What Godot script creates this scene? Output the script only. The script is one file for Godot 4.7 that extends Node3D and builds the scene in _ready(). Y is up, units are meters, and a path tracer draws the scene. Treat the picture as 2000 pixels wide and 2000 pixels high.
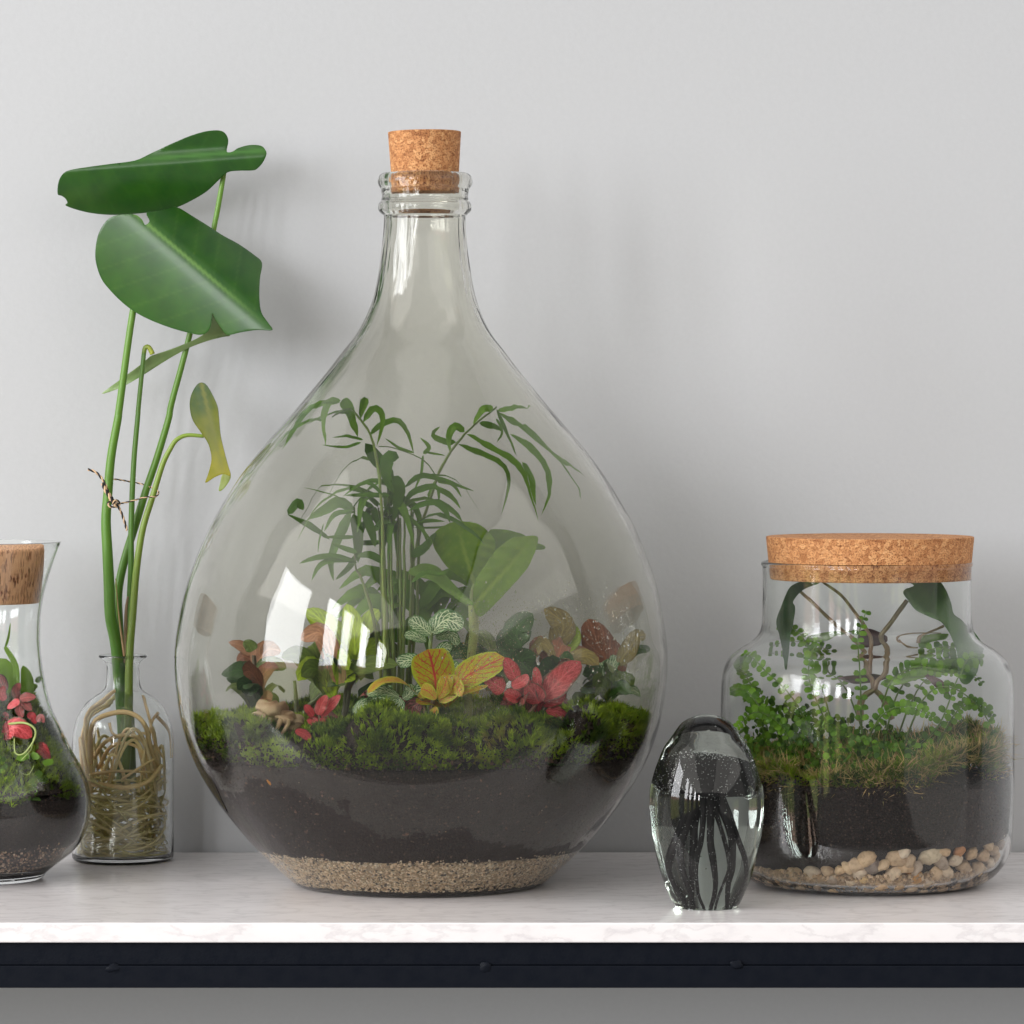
extends Node3D

# The photograph's own measure: a pixel of its 2000 x 2000 frame at the depth z gives a point in metres. Shelf top is y = 0, the big bottle's axis z = 0.
const F := 7500.0
const CZ := 3.0
const EY := 0.362
const HY := 820.0
var rng := RandomNumberGenerator.new()
var noise := FastNoiseLite.new()
var fine := FastNoiseLite.new()
var mat := {}


func at(px: float, py: float, z: float) -> Vector3:
	var d := CZ - z
	return Vector3((px - 1000.0) / F * d, EY - (py - HY) / F * d, z)


func size(px: float, z: float) -> float:
	return px * (CZ - z) / F


func lin(r: float, g: float, b: float) -> Color:
	return Color(r, g, b)


func srgb(r: float, g: float, b: float) -> Color:   # a base colour given as linear reflectance, for albedo_color
	return Color(r, g, b).linear_to_srgb()


# A mesh being built: vertices with colours and texture coordinates, counter-clockwise triangles seen from outside.
class Shape:
	var v := PackedVector3Array()
	var n := PackedVector3Array()
	var c := PackedColorArray()
	var uv := PackedVector2Array()
	var idx := PackedInt32Array()

	func vert(p: Vector3, col := Color(1, 1, 1), t := Vector2.ZERO) -> int:
		v.append(p)
		c.append(col)
		uv.append(t)
		return v.size() - 1

	func tri(a: int, b: int, d: int) -> void:
		idx.append(a)
		idx.append(d)
		idx.append(b)

	func quad(a: int, b: int, d: int, e: int) -> void:
		tri(a, b, d)
		tri(a, d, e)

	func volume() -> float:
		var t := 0.0
		for i in range(0, idx.size(), 3):
			t += v[idx[i]].dot(v[idx[i + 2]].cross(v[idx[i + 1]]))
		return t / 6.0

	func flip() -> void:
		for i in range(0, idx.size(), 3):
			var k := idx[i + 1]
			idx[i + 1] = idx[i + 2]
			idx[i + 2] = k

	func outward() -> void:
		if volume() < 0.0:
			flip()

	func smooth() -> void:
		n.resize(v.size())
		n.fill(Vector3.ZERO)
		for i in range(0, idx.size(), 3):
			var a := idx[i]
			var b := idx[i + 1]
			var d := idx[i + 2]
			var f := (v[d] - v[a]).cross(v[b] - v[a])
			n[a] += f
			n[b] += f
			n[d] += f
		for i in n.size():
			n[i] = n[i].normalized() if n[i].length_squared() > 1e-24 else Vector3.UP

	func add(o: Shape, t := Transform3D()) -> void:
		var first := v.size()
		for i in o.v.size():
			v.append(t * o.v[i])
			c.append(o.c[i])
			uv.append(o.uv[i])
		for i in o.idx:
			idx.append(first + i)

	func mesh(flat := false) -> ArrayMesh:
		if flat:
			var w := v
			var wc := c
			var wu := uv
			v = PackedVector3Array()
			c = PackedColorArray()
			uv = PackedVector2Array()
			for i in idx.size():
				v.append(w[idx[i]])
				c.append(wc[idx[i]])
				uv.append(wu[idx[i]])
				idx[i] = i
		smooth()
		var a := []
		a.resize(Mesh.ARRAY_MAX)
		a[Mesh.ARRAY_VERTEX] = v
		a[Mesh.ARRAY_NORMAL] = n
		a[Mesh.ARRAY_COLOR] = c
		a[Mesh.ARRAY_TEX_UV] = uv
		a[Mesh.ARRAY_INDEX] = idx
		var m := ArrayMesh.new()
		m.add_surface_from_arrays(Mesh.PRIMITIVE_TRIANGLES, a)
		return m


func put(called: String, m: Mesh, material: Material, parent: Node3D = null) -> MeshInstance3D:
	var o := MeshInstance3D.new()
	o.name = called
	o.mesh = m
	o.material_override = material
	(parent if parent else self).add_child(o, true)
	return o


var taken := {}


func numbered(called: String) -> String:
	var k: int = taken.get(called, 0)
	taken[called] = k + 1
	return called if k == 0 else "%s_%03d" % [called, k]


func tag(o: Node3D, label: String, category: String, group := "", kind := "") -> Node3D:
	o.set_meta("label", label)
	o.set_meta("category", category)
	if group:
		o.set_meta("group", group)
	if kind:
		o.set_meta("kind", kind)
	return o


func thing(called: String, label: String, category: String, where := Vector3.ZERO, group := "") -> Node3D:
	var o := Node3D.new()
	o.name = numbered(called)
	o.position = where
	add_child(o, true)
	return tag(o, label, category, group)


func single(called: String, m: Mesh, material: Material, label: String, category: String, group := "", kind := "") -> MeshInstance3D:
	var o := put(numbered(called), m, material)
	tag(o, label, category, group, kind)
	return o


func scatter(called: String, m: Mesh, material: Material, where: Array, tints: Array, parent: Node3D = null) -> MultiMeshInstance3D:
	var mm := MultiMesh.new()
	mm.transform_format = MultiMesh.TRANSFORM_3D
	mm.use_colors = true
	mm.mesh = m
	mm.instance_count = where.size()
	for i in where.size():
		mm.set_instance_transform(i, where[i])
		mm.set_instance_color(i, tints[i])
	var o := MultiMeshInstance3D.new()
	o.name = called if parent else numbered(called)
	o.multimesh = mm
	o.material_override = material
	o.set_meta("kind", "stuff")
	(parent if parent else self).add_child(o, true)
	return o


func curve(points: Array, count: int) -> PackedVector3Array:   # an even Catmull-Rom line through the points
	var out := PackedVector3Array()
	var last := points.size() - 1
	for i in count:
		var t := float(i) / (count - 1) * last
		var k := mini(int(t), last - 1)
		var f := t - k
		var a: Vector3 = points[maxi(k - 1, 0)]
		var b: Vector3 = points[k]
		var c: Vector3 = points[k + 1]
		var d: Vector3 = points[mini(k + 2, last)]
		out.append(b.cubic_interpolate(c, a, d, f))
	return out


func curve2(points: Array, count: int) -> PackedVector2Array:
	var three := []
	for p in points:
		three.append(Vector3(p[0], p[1], 0))
	var out := PackedVector2Array()
	for p in curve(three, count):
		out.append(Vector2(p.x, p.y))
	return out


# A surface turned round the y axis from a profile of (radius, height); wobble gives it the uneven walls of blown glass.
func lathe(profile: PackedVector2Array, seg: int, wobble := 0.0, lean := 0.0, seed_ := 0.0) -> Shape:
	var s := Shape.new()
	var rings := []
	for i in profile.size():
		var p := profile[i]
		var ring := []
		if p.x < 1e-5:
			ring.append(s.vert(Vector3(lean * p.y, p.y, 0), Color(1, 1, 1), Vector2(0.5, float(i) / profile.size())))
		else:
			for j in seg:
				var a := TAU * j / seg
				var r := p.x
				if wobble > 0.0:
					r += wobble * noise.get_noise_3d(cos(a) * 130.0 + seed_, p.y * 700.0 + i * 0.02 * seed_, sin(a) * 130.0)
					r += wobble * 0.11 * fine.get_noise_3d(cos(a) * 130.0, p.y * 60.0 + seed_ * (3.0 if i * 2 > profile.size() else 1.0), sin(a) * 130.0)
				s.vert(Vector3(r * cos(a) + lean * p.y, p.y, r * sin(a)), Color(1, 1, 1), Vector2(float(j) / seg, float(i) / profile.size()))
				ring.append(s.v.size() - 1)
		rings.append(ring)
	for i in profile.size() - 1:
		var a: Array = rings[i]
		var b: Array = rings[i + 1]
		for j in seg:
			var k := (j + 1) % seg
			if a.size() == 1 and b.size() > 1:
				s.tri(a[0], b[k], b[j])
			elif b.size() == 1 and a.size() > 1:
				s.tri(a[j], a[k], b[0])
			elif a.size() > 1:
				s.quad(a[j], a[k], b[k], b[j])
	s.outward()
	return s


# A tapered tube along a line. Colours run along it from one end to the other.
func tube(line: PackedVector3Array, radii: Array, seg := 8, c0 := Color(1, 1, 1), c1 := Color(1, 1, 1)) -> Shape:
	var s := Shape.new()
	var count := line.size()
	var side := Vector3.ZERO
	for i in count:
		var t := (line[mini(i + 1, count - 1)] - line[maxi(i - 1, 0)]).normalized()
		if side == Vector3.ZERO:
			side = t.cross(Vector3(0.31, 0.22, 0.92)).normalized()
		side = (side - t * side.dot(t)).normalized()
		var up := t.cross(side)
		var f := float(i) / (count - 1)
		var k := f * (radii.size() - 1)
		var lo := int(k)
		var r: float = lerpf(radii[lo], radii[mini(lo + 1, radii.size() - 1)], k - lo)
		for j in seg:
			var a := TAU * j / seg
			s.vert(line[i] + (side * cos(a) + up * sin(a)) * r, c0.lerp(c1, f), Vector2(float(j) / seg, f))
	for i in count - 1:
		for j in seg:
			var k := (j + 1) % seg
			s.quad(i * seg + j, i * seg + k, (i + 1) * seg + k, (i + 1) * seg + j)
	var a0 := s.vert(line[0], c0, Vector2(0.5, 0))
	var a1 := s.vert(line[count - 1], c1, Vector2(0.5, 1))
	for j in seg:
		var k := (j + 1) % seg
		s.tri(a0, k, j)
		s.tri(a1, (count - 1) * seg + j, (count - 1) * seg + k)
	s.outward()
	return s


# A leaf blade along a line: shape (a, b) sets where it is widest, fold its V across the midrib, cup its roundness, wave its uneven edge.
func blade(line: PackedVector3Array, width: float, face: Vector3, shape := Vector2(0.6, 0.8), fold := 0.25, wave := 0.0, across := 4, c0 := Color(1, 1, 1), c1 := Color(1, 1, 1)) -> Shape:
	var s := Shape.new()
	var count := line.size()
	var peak: float = shape.x / (shape.x + shape.y)
	var top := pow(peak, shape.x) * pow(1.0 - peak, shape.y)
	var up := face.normalized()
	var ph := rng.randf() * 9.0
	for i in count:
		var f := float(i) / (count - 1)
		var t := (line[mini(i + 1, count - 1)] - line[maxi(i - 1, 0)]).normalized()
		var side := t.cross(up).normalized()
		up = side.cross(t).normalized()
		var w := width * 0.5 * pow(maxf(f, 0.0), shape.x) * pow(1.0 - f, shape.y) / top
		w = maxf(w, width * 0.012)
		for j in across + 1:
			var x := -1.0 + 2.0 * j / across
			var lift := fold * absf(x) * w - 0.12 * w * x * x + wave * width * sin(f * 13.0 + ph + signf(x) * 1.3) * x * x * sin(PI * f)
			s.vert(line[i] + side * (x * w) + up * lift, c0.lerp(c1, f), Vector2(x * 0.5 + 0.5, f))
	for i in count - 1:
		for j in across:
			var a := i * (across + 1) + j
			s.quad(a, a + 1, a + across + 2, a + across + 1)
	return s


# A blade or leaf traced by its outline: points filled with a grid, pushed into depth by a function, given a thickness.
func sheet(outline: PackedVector2Array, step: float, place: Callable, thick: float) -> Shape:
	var edge := PackedVector2Array()
	for i in outline.size():
		var a := outline[i]
		var b := outline[(i + 1) % outline.size()]
		var k := maxi(1, int(a.distance_to(b) / (step * 0.5)))
		for j in k:
			edge.append(a.lerp(b, float(j) / k))
	var pts := edge.duplicate()
	var lo := edge[0]
	var hi := edge[0]
	for p in edge:
		lo = lo.min(p)
		hi = hi.max(p)
	var y := lo.y + step * 0.5
	var row := 0
	while y < hi.y:
		var x := lo.x + step * (0.25 if row % 2 else 0.75)
		while x < hi.x:
			var p := Vector2(x, y)
			if Geometry2D.is_point_in_polygon(p, edge):
				var near := 1e9
				for e in edge:
					near = minf(near, e.distance_squared_to(p))
				if near > step * step * 0.2:
					pts.append(p)
			x += step
		y += step * 0.87
		row += 1
	var tris := Geometry2D.triangulate_delaunay(pts)
	var s := Shape.new()
	for p in pts:
		s.vert(place.call(p), Color(1, 1, 1), p)
	var total := pts.size()
	for i in range(0, tris.size(), 3):
		var mid := (pts[tris[i]] + pts[tris[i + 1]] + pts[tris[i + 2]]) / 3.0
		if Geometry2D.is_point_in_polygon(mid, edge):
			var a := tris[i]
			var b := tris[i + 1]
			var d := tris[i + 2]
			if (s.v[b] - s.v[a]).cross(s.v[d] - s.v[a]).z < 0.0:
				b = tris[i + 2]
				d = tris[i + 1]
			s.tri(a, b, d)
	if thick > 0.0:
		s.smooth()
		var front := s.idx.size()
		for i in total:
			s.vert(s.v[i] - s.n[i] * thick, s.c[i], s.uv[i])
		for i in range(0, front, 3):
			s.tri(s.idx[i] + total, s.idx[i + 1] + total, s.idx[i + 2] + total)
		var m := edge.size()
		var turn := 0.0
		for i in m:
			turn += edge[i].cross(edge[(i + 1) % m])
		for i in m:
			var k := (i + 1) % m
			if turn > 0.0:
				s.quad(i, k, k + total, i + total)
			else:
				s.quad(k, i, i + total, k + total)
	return s


# An uneven stone: a sphere pushed about by noise.
func stone(size_: Vector3, rough: float, seed_: float, rings := 7, seg := 10) -> Shape:
	var s := Shape.new()
	for i in rings + 1:
		for j in seg:
			var a := PI * i / rings
			var b := TAU * j / seg
			var d := Vector3(sin(a) * cos(b), cos(a), sin(a) * sin(b))
			var k := 1.0 + rough * noise.get_noise_3dv(d * 60.0 + Vector3.ONE * seed_ * 37.0)
			s.vert(d * size_ * k, Color(1, 1, 1), Vector2(float(j) / seg, float(i) / rings))
	for i in rings:
		for j in seg:
			var k := (j + 1) % seg
			s.quad(i * seg + j, i * seg + k, (i + 1) * seg + k, (i + 1) * seg + j)
	s.outward()
	return s


func box(lo: Vector3, hi: Vector3, bevel: float) -> Shape:   # a box with rounded long edges, swept along x
	var s := Shape.new()
	var ring := []
	for k in [[hi.y, hi.z, 0], [hi.y, lo.z, 1], [lo.y, lo.z, 2], [lo.y, hi.z, 3]]:
		for q in 4:
			var a: float = -PI / 2 * k[2] + (PI / 2) * (1.0 - q / 3.0) - PI / 2 * 0.0
			var cy: float = k[0] - bevel * (1 if k[0] == hi.y else -1)
			var cz: float = k[1] - bevel * (1 if k[1] == hi.z else -1)
			var dir := Vector2(cos(a - PI / 2 * 0.0), sin(a))
			match int(k[2]):
				0: dir = Vector2(sin(PI / 2 * q / 3.0 + 0.0), cos(PI / 2 * q / 3.0))
				1: dir = Vector2(cos(PI / 2 * q / 3.0), -sin(PI / 2 * q / 3.0))
				2: dir = Vector2(-sin(PI / 2 * q / 3.0), -cos(PI / 2 * q / 3.0))
				3: dir = Vector2(-cos(PI / 2 * q / 3.0), sin(PI / 2 * q / 3.0))
			ring.append(Vector2(cy + dir.x * bevel, cz + dir.y * bevel))
	var count := ring.size()
	for end in 2:
		var x := lo.x if end == 0 else hi.x
		for p in ring:
			s.vert(Vector3(x, p.x, p.y))
	for j in count:
		var k := (j + 1) % count
		s.quad(j, k, count + k, count + j)
	for end in 2:
		var first := s.v.size()
		for p in ring:
			s.vert(Vector3(lo.x if end == 0 else hi.x, p.x, p.y))
		for j in range(1, count - 1):
			if end == 0:
				s.tri(first, first + j + 1, first + j)
			else:
				s.tri(first, first + j, first + j + 1)
	s.outward()
	return s


func ramp(stops: Array) -> Gradient:   # [offset, r, g, b] in linear reflectance
	var g := Gradient.new()
	var at_ := PackedFloat32Array()
	var cs := PackedColorArray()
	for s in stops:
		at_.append(s[0])
		cs.append(srgb(s[1], s[2], s[3]))
	g.offsets = at_
	g.colors = cs
	return g


func noise_map(kind: int, frequency: float, colours: Gradient, side := 512, octaves := 4, warp := 0.0, cell := -1) -> NoiseTexture2D:
	var f := FastNoiseLite.new()
	f.noise_type = kind
	f.frequency = frequency
	f.fractal_octaves = octaves
	f.seed = 11 + side + int(frequency * 1000)
	if octaves == 0:
		f.fractal_type = FastNoiseLite.FRACTAL_NONE
	if warp > 0.0:
		f.domain_warp_enabled = true
		f.domain_warp_amplitude = warp
		f.domain_warp_frequency = frequency * 0.6
	if cell >= 0:
		f.cellular_return_type = cell
	var t := NoiseTexture2D.new()
	t.width = side
	t.height = side
	t.seamless = true
	t.noise = f
	if colours:
		t.color_ramp = colours
	return t


func plain(called: String, r: float, g: float, b: float, rough: float) -> StandardMaterial3D:
	var m := StandardMaterial3D.new()
	m.resource_name = called
	m.albedo_color = srgb(r, g, b)
	m.roughness = rough
	mat[called] = m
	return m


func tri(m: StandardMaterial3D, scale_: float) -> void:
	m.uv1_triplanar = true
	m.uv1_scale = Vector3.ONE * scale_


func glass(called: String, r: float, g: float, b: float) -> StandardMaterial3D:
	var m := plain(called, r, g, b, 0.0)
	m.transparency = BaseMaterial3D.TRANSPARENCY_ALPHA
	m.albedo_color.a = 0.0
	m.refraction_enabled = true
	m.refraction_scale = 0.05
	return m


func foliage(called: String, back: Color, rough := 0.4) -> StandardMaterial3D:
	var m := plain(called, 1, 1, 1, rough)
	m.vertex_color_use_as_albedo = true
	m.cull_mode = BaseMaterial3D.CULL_DISABLED
	m.backlight_enabled = true
	m.backlight = back
	return m


func materials() -> void:
	var m := plain("wall_paint", 0.510, 0.516, 0.528, 0.75)
	m.heightmap_enabled = true
	m.heightmap_texture = noise_map(FastNoiseLite.TYPE_SIMPLEX_SMOOTH, 0.03, null, 512, 4)
	m.heightmap_scale = 0.012
	m.albedo_texture = noise_map(FastNoiseLite.TYPE_SIMPLEX_SMOOTH, 0.06, ramp([[0.0, 0.97, 0.97, 0.97], [1.0, 1.0, 1.0, 1.0]]), 512, 5)
	tri(m, 6.0)

	m = plain("marble", 0.90, 0.875, 0.88, 0.22)
	m.albedo_texture = noise_map(FastNoiseLite.TYPE_SIMPLEX_SMOOTH, 0.006, ramp([[0.0, 0.98, 0.97, 0.97], [0.42, 0.95, 0.94, 0.94], [0.5, 0.83, 0.815, 0.82], [0.56, 0.95, 0.94, 0.94], [1.0, 0.98, 0.97, 0.97]]), 1024, 5, 60.0)
	m.detail_enabled = true
	m.detail_blend_mode = BaseMaterial3D.BLEND_MODE_MUL
	m.detail_albedo = noise_map(FastNoiseLite.TYPE_SIMPLEX_SMOOTH, 0.02, ramp([[0.0, 0.86, 0.85, 0.86], [0.35, 0.97, 0.96, 0.96], [1.0, 1.0, 1.0, 1.0]]), 512, 6, 30.0)
	m.uv1_triplanar = true
	m.uv1_scale = Vector3(2.2, 5.0, 5.0)

	m = plain("black_steel", 0.006, 0.0075, 0.012, 0.55)
	m.metallic_specular = 0.2
	m.heightmap_enabled = true
	m.heightmap_texture = noise_map(FastNoiseLite.TYPE_SIMPLEX, 0.05, null, 512, 4)
	m.heightmap_scale = 0.006
	m.roughness_texture = noise_map(FastNoiseLite.TYPE_SIMPLEX, 0.02, ramp([[0.0, 0.2, 0.2, 0.2], [1.0, 1.0, 1.0, 1.0]]), 256, 4)
	tri(m, 12.0)

	m = plain("cork", 1, 1, 1, 0.85)
	m.albedo_texture = noise_map(FastNoiseLite.TYPE_CELLULAR, 0.035, ramp([[0.0, 0.34, 0.13, 0.045], [0.25, 0.50, 0.215, 0.08], [0.6, 0.63, 0.30, 0.12], [1.0, 0.76, 0.42, 0.19]]), 512, 0, 12.0, FastNoiseLite.RETURN_CELL_VALUE)
	m.detail_enabled = true
	m.detail_blend_mode = BaseMaterial3D.BLEND_MODE_MUL
	m.detail_albedo = noise_map(FastNoiseLite.TYPE_SIMPLEX, 0.045, ramp([[0.0, 0.12, 0.07, 0.04], [0.26, 0.32, 0.2, 0.13], [0.36, 0.9, 0.88, 0.86], [1.0, 1.0, 1.0, 1.0]]), 512, 3, 10.0)
	m.heightmap_enabled = true
	m.heightmap_texture = m.detail_albedo
	m.heightmap_scale = 0.03
	tri(m, 22.0)

	m = plain("soil", 1, 1, 1, 0.95)
	m.albedo_texture = noise_map(FastNoiseLite.TYPE_SIMPLEX, 0.06, ramp([[0.0, 0.006, 0.0035, 0.003], [0.4, 0.013, 0.008, 0.007], [0.7, 0.03, 0.018, 0.014], [1.0, 0.08, 0.048, 0.035]]), 512, 5)
	m.heightmap_enabled = true
	m.heightmap_texture = noise_map(FastNoiseLite.TYPE_SIMPLEX, 0.05, null, 512, 5)
	m.heightmap_scale = 0.12
	tri(m, 14.0)

	m = plain("grains", 1, 1, 1, 0.8)
	m.vertex_color_use_as_albedo = true
	m = plain("stones", 1, 1, 1, 0.6)
	m.vertex_color_use_as_albedo = true
	m.albedo_texture = noise_map(FastNoiseLite.TYPE_SIMPLEX, 0.02, ramp([[0.0, 0.55, 0.5, 0.46], [0.5, 0.9, 0.88, 0.86], [1.0, 1.0, 1.0, 1.0]]), 256, 4)
	tri(m, 40.0)

	m = plain("bark_cork", 1.0, 1.0, 1.0, 0.85)
	m.albedo_texture = noise_map(FastNoiseLite.TYPE_SIMPLEX, 0.03, ramp([[0.0, 0.60, 0.31, 0.15], [0.5, 0.74, 0.41, 0.22], [1.0, 0.84, 0.52, 0.30]]), 512, 5)
	m.detail_enabled = true
	m.detail_blend_mode = BaseMaterial3D.BLEND_MODE_MUL
	m.detail_albedo = noise_map(FastNoiseLite.TYPE_SIMPLEX, 0.022, ramp([[0.0, 0.12, 0.05, 0.03], [0.27, 0.25, 0.13, 0.08], [0.33, 0.95, 0.92, 0.9], [1.0, 1.0, 1.0, 1.0]]), 512, 3, 8.0)
	m.heightmap_enabled = true
	m.heightmap_texture = m.detail_albedo
	m.heightmap_scale = 0.05
	m.uv1_triplanar = true
	m.uv1_scale = Vector3(30.0, 5.0, 30.0)
	plain("jelly", 0.006, 0.004, 0.005, 0.7).metallic_specular = 0.3

	m = plain("twine_black", 0.012, 0.012, 0.014, 0.8)
	m = plain("twine_cream", 0.66, 0.45, 0.27, 0.8)
	m = plain("root", 1, 1, 1, 0.5)
	m.vertex_color_use_as_albedo = true
	m.backlight_enabled = true
	m.backlight = Color(0.5, 0.4, 0.15)
	glass("bottle_glass", 0.87, 0.865, 0.81).refraction_scale = 0.039
	glass("clear_glass", 0.975, 0.99, 0.98).refraction_scale = 0.039
	glass("paperweight_glass", 0.89, 0.99, 0.91).refraction_scale = 0.042
	m = plain("water", 0.75, 0.62, 0.12, 0.0)
	m.transparency = BaseMaterial3D.TRANSPARENCY_ALPHA
	m.albedo_color.a = 0.05
	glass("droplet", 1, 1, 1).refraction_scale = 0.033
	m.refraction_scale = 0.033
	foliage("leaf", Color(0.4, 0.6, 0.08), 0.48).metallic_specular = 0.38
	foliage("moss", Color(0.25, 0.4, 0.1), 0.7)


func window(called: String, z0: float, z1: float, y0: float, y1: float, x: float, colour: Color, brightness: float) -> void:
	# One pane of the row of tall windows in the side wall, as an area light of its real size that faces into the room.
	var l := AreaLight3D.new()
	l.name = called
	l.area_size = Vector2(z1 - z0, y1 - y0)
	l.area_normalize_energy = true
	l.light_energy = brightness * (z1 - z0) * (y1 - y0) / PI
	l.light_color = colour
	l.shadow_enabled = true
	l.position = Vector3(x, (y0 + y1) / 2, (z0 + z1) / 2)
	l.rotation.y = -PI / 2
	add_child(l, true)


func bounce(called: String, size_: Vector2, brightness: float, where: Vector3, turn: Vector3) -> void:
	# A pale surface of the room that gives daylight back.
	var l := AreaLight3D.new()
	l.name = called
	l.area_size = size_
	l.area_normalize_energy = true
	l.light_energy = brightness * size_.x * size_.y / PI
	l.light_color = Color(1.0, 0.985, 0.96)
	l.shadow_enabled = true
	l.position = where
	l.rotation = turn
	add_child(l, true)


func _ready() -> void:
	rng.seed = 77
	noise.seed = 5
	noise.frequency = 0.01
	fine.seed = 9
	fine.frequency = 0.05
	var camera := Camera3D.new()
	camera.name = "camera"
	camera.projection = Camera3D.PROJECTION_FRUSTUM
	camera.near = 0.1
	camera.far = 40.0
	camera.size = 2.0 * 1000.0 / F * camera.near
	camera.frustum_offset = Vector2(0, -(1000.0 - HY) / F * camera.near)
	camera.position = Vector3(0, EY, CZ)
	add_child(camera)
	camera.current = true

	var env := Environment.new()
	env.background_mode = Environment.BG_COLOR
	env.background_color = srgb(0.068, 0.068, 0.069)     # the dim room behind the camera
	env.tonemap_mode = Environment.TONE_MAPPER_LINEAR
	env.tonemap_exposure = 3.05                        # exposed for a room lit by daylight through its windows
	env.sdfgi_enabled = true
	env.ssao_enabled = true
	env.ssil_enabled = true
	var around := WorldEnvironment.new()
	around.name = "environment"
	around.environment = env
	add_child(around)

	# Tall windows in the wall to the left: sky in their upper part, roofs and garden below.
	var sky := Color(0.985, 0.99, 1.0)
	var wx := -3.2
	var spans := [[0.8, 2.1], [3.15, 3.9], [4.4, 5.15], [6.4, 7.4], [9.8, 11.3]]
	var bright := [3.8, 4.8, 5.2, 7.4, 8.6]   # the panes farther along look out on open sky
	for i in spans.size():
		var s: Array = spans[i]
		window("window_sky", s[0], s[1], 0.35, 2.1 if i < 1 else 2.35, wx, sky, bright[i])
		window("window_roofs", s[0], s[1], 0.10, 0.35, wx, Color(1.0, 0.80, 0.72), 0.8)
		window("window_garden", s[0], s[1], -0.6, 0.10, wx, Color(0.92, 0.95, 0.55), 0.4)
	# The white ceiling gives back the daylight, most of it near the windows.
	bounce("ceiling_bounce", Vector2(3.6, 6.0), 0.68, Vector3(-2.9, 1.9, 3.3), Vector3(-PI / 2, 0, 0))
	bounce("ceiling_bounce", Vector2(3.4, 6.0), 0.46, Vector3(2.8, 1.9, 3.3), Vector3(-PI / 2, 0, 0))
	bounce("ceiling_bounce", Vector2(2.1, 6.0), 0.20, Vector3(0.0, 1.9, 3.3), Vector3(-PI / 2, 0, 0))
	# The far wall of the room, on the right, lit by the windows.
	# The floor in front of the table.
	bounce("floor_bounce", Vector2(4.0, 2.6), 0.075, Vector3(0.0, -0.8, 2.0), Vector3(PI / 2, 0, 0))
	bounce("far_wall_bounce", Vector2(7.0, 3.2), 0.16, Vector3(3.6, 0.7, 4.2), Vector3(0, PI / 2, 0))

	materials()
	setting()
	leaf_materials()
	demijohn()
	demijohn_ground()
	palm()
	arrowhead()
	nerve_plants()
	filler_plants()
	condensation()
	vase()
	flask()
	paperweight()
	jar()


func setting() -> void:
	var w := single("back_wall", box(Vector3(-3, -1.0, -0.34), Vector3(3, 2.2, -0.22), 0.001).mesh(true), mat.wall_paint, "plain pale grey painted wall behind the shelf", "wall", "", "structure")
	w.set_meta("kind", "structure")
	var t := thing("console_table", "narrow black steel table with white marble top against the grey wall", "table")
	put("marble_top", box(Vector3(-1.1, -0.0145, -0.215), Vector3(1.1, 0.0, 0.236), 0.0012).mesh(), mat.marble, t)
	put("frame_rail", box(Vector3(-1.08, -0.031, 0.19), Vector3(1.08, -0.0150, 0.232), 0.0006).mesh(), mat.black_steel, t)
	put("frame_rail", box(Vector3(-1.08, -0.0472, 0.19), Vector3(1.08, -0.0312, 0.2345), 0.0008).mesh(), mat.black_steel, t)
	put("frame_rail", box(Vector3(-1.08, -0.0470, -0.21), Vector3(1.08, -0.0150, -0.19), 0.0006).mesh(), mat.black_steel, t)
	for q in [[222.0, 1894.0, 15.0], [948.0, 1889.0, 12.0], [1438.0, 1884.0, 13.0]]:
		var p := at(q[0], q[1], 0.2345)
		var b := stone(Vector3(size(q[2], 0.23), 0.0035, 0.0016), 0.8, q[0], 8, 12)
		var o := put("weld_bead", b.mesh(), mat.black_steel, t)
		o.position = p + Vector3(0, 0, -0.0006)


# Half widths of the big bottle in the photograph's pixels, from its foot up.
func bottle_outer() -> Array:
	var out := []
	for q in [[232, 1725], [246, 1720], [276, 1694], [308, 1664], [340, 1630], [372, 1592], [401, 1553], [432, 1503], [454, 1452], [469, 1399], [478, 1345], [481, 1294], [478, 1242], [460, 1145], [420, 1040], [391, 986], [358, 933], [319, 880], [274, 828], [230, 776], [188, 725], [156, 683], [134, 655], [115, 621], [101, 585], [92, 545], [85, 500], [80, 455], [79, 424]]:
		out.append(Vector2(q[0] * 0.0004, (1725 - q[1]) * 0.0004))
	return out


const BOTTLE_X := -0.0724
const BOTTLE_LEAN := 0.0082
const WALL := 0.0042
var bottle_line := PackedVector2Array()   # the body's outside, evenly sampled


func bottle_radius(y: float) -> float:   # inside radius at a height
	for i in range(1, bottle_line.size()):
		if bottle_line[i].y >= y:
			var f := (y - bottle_line[i - 1].y) / maxf(bottle_line[i].y - bottle_line[i - 1].y, 1e-6)
			return lerpf(bottle_line[i - 1].x, bottle_line[i].x, f) - WALL - 0.0007
	return 0.03


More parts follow.
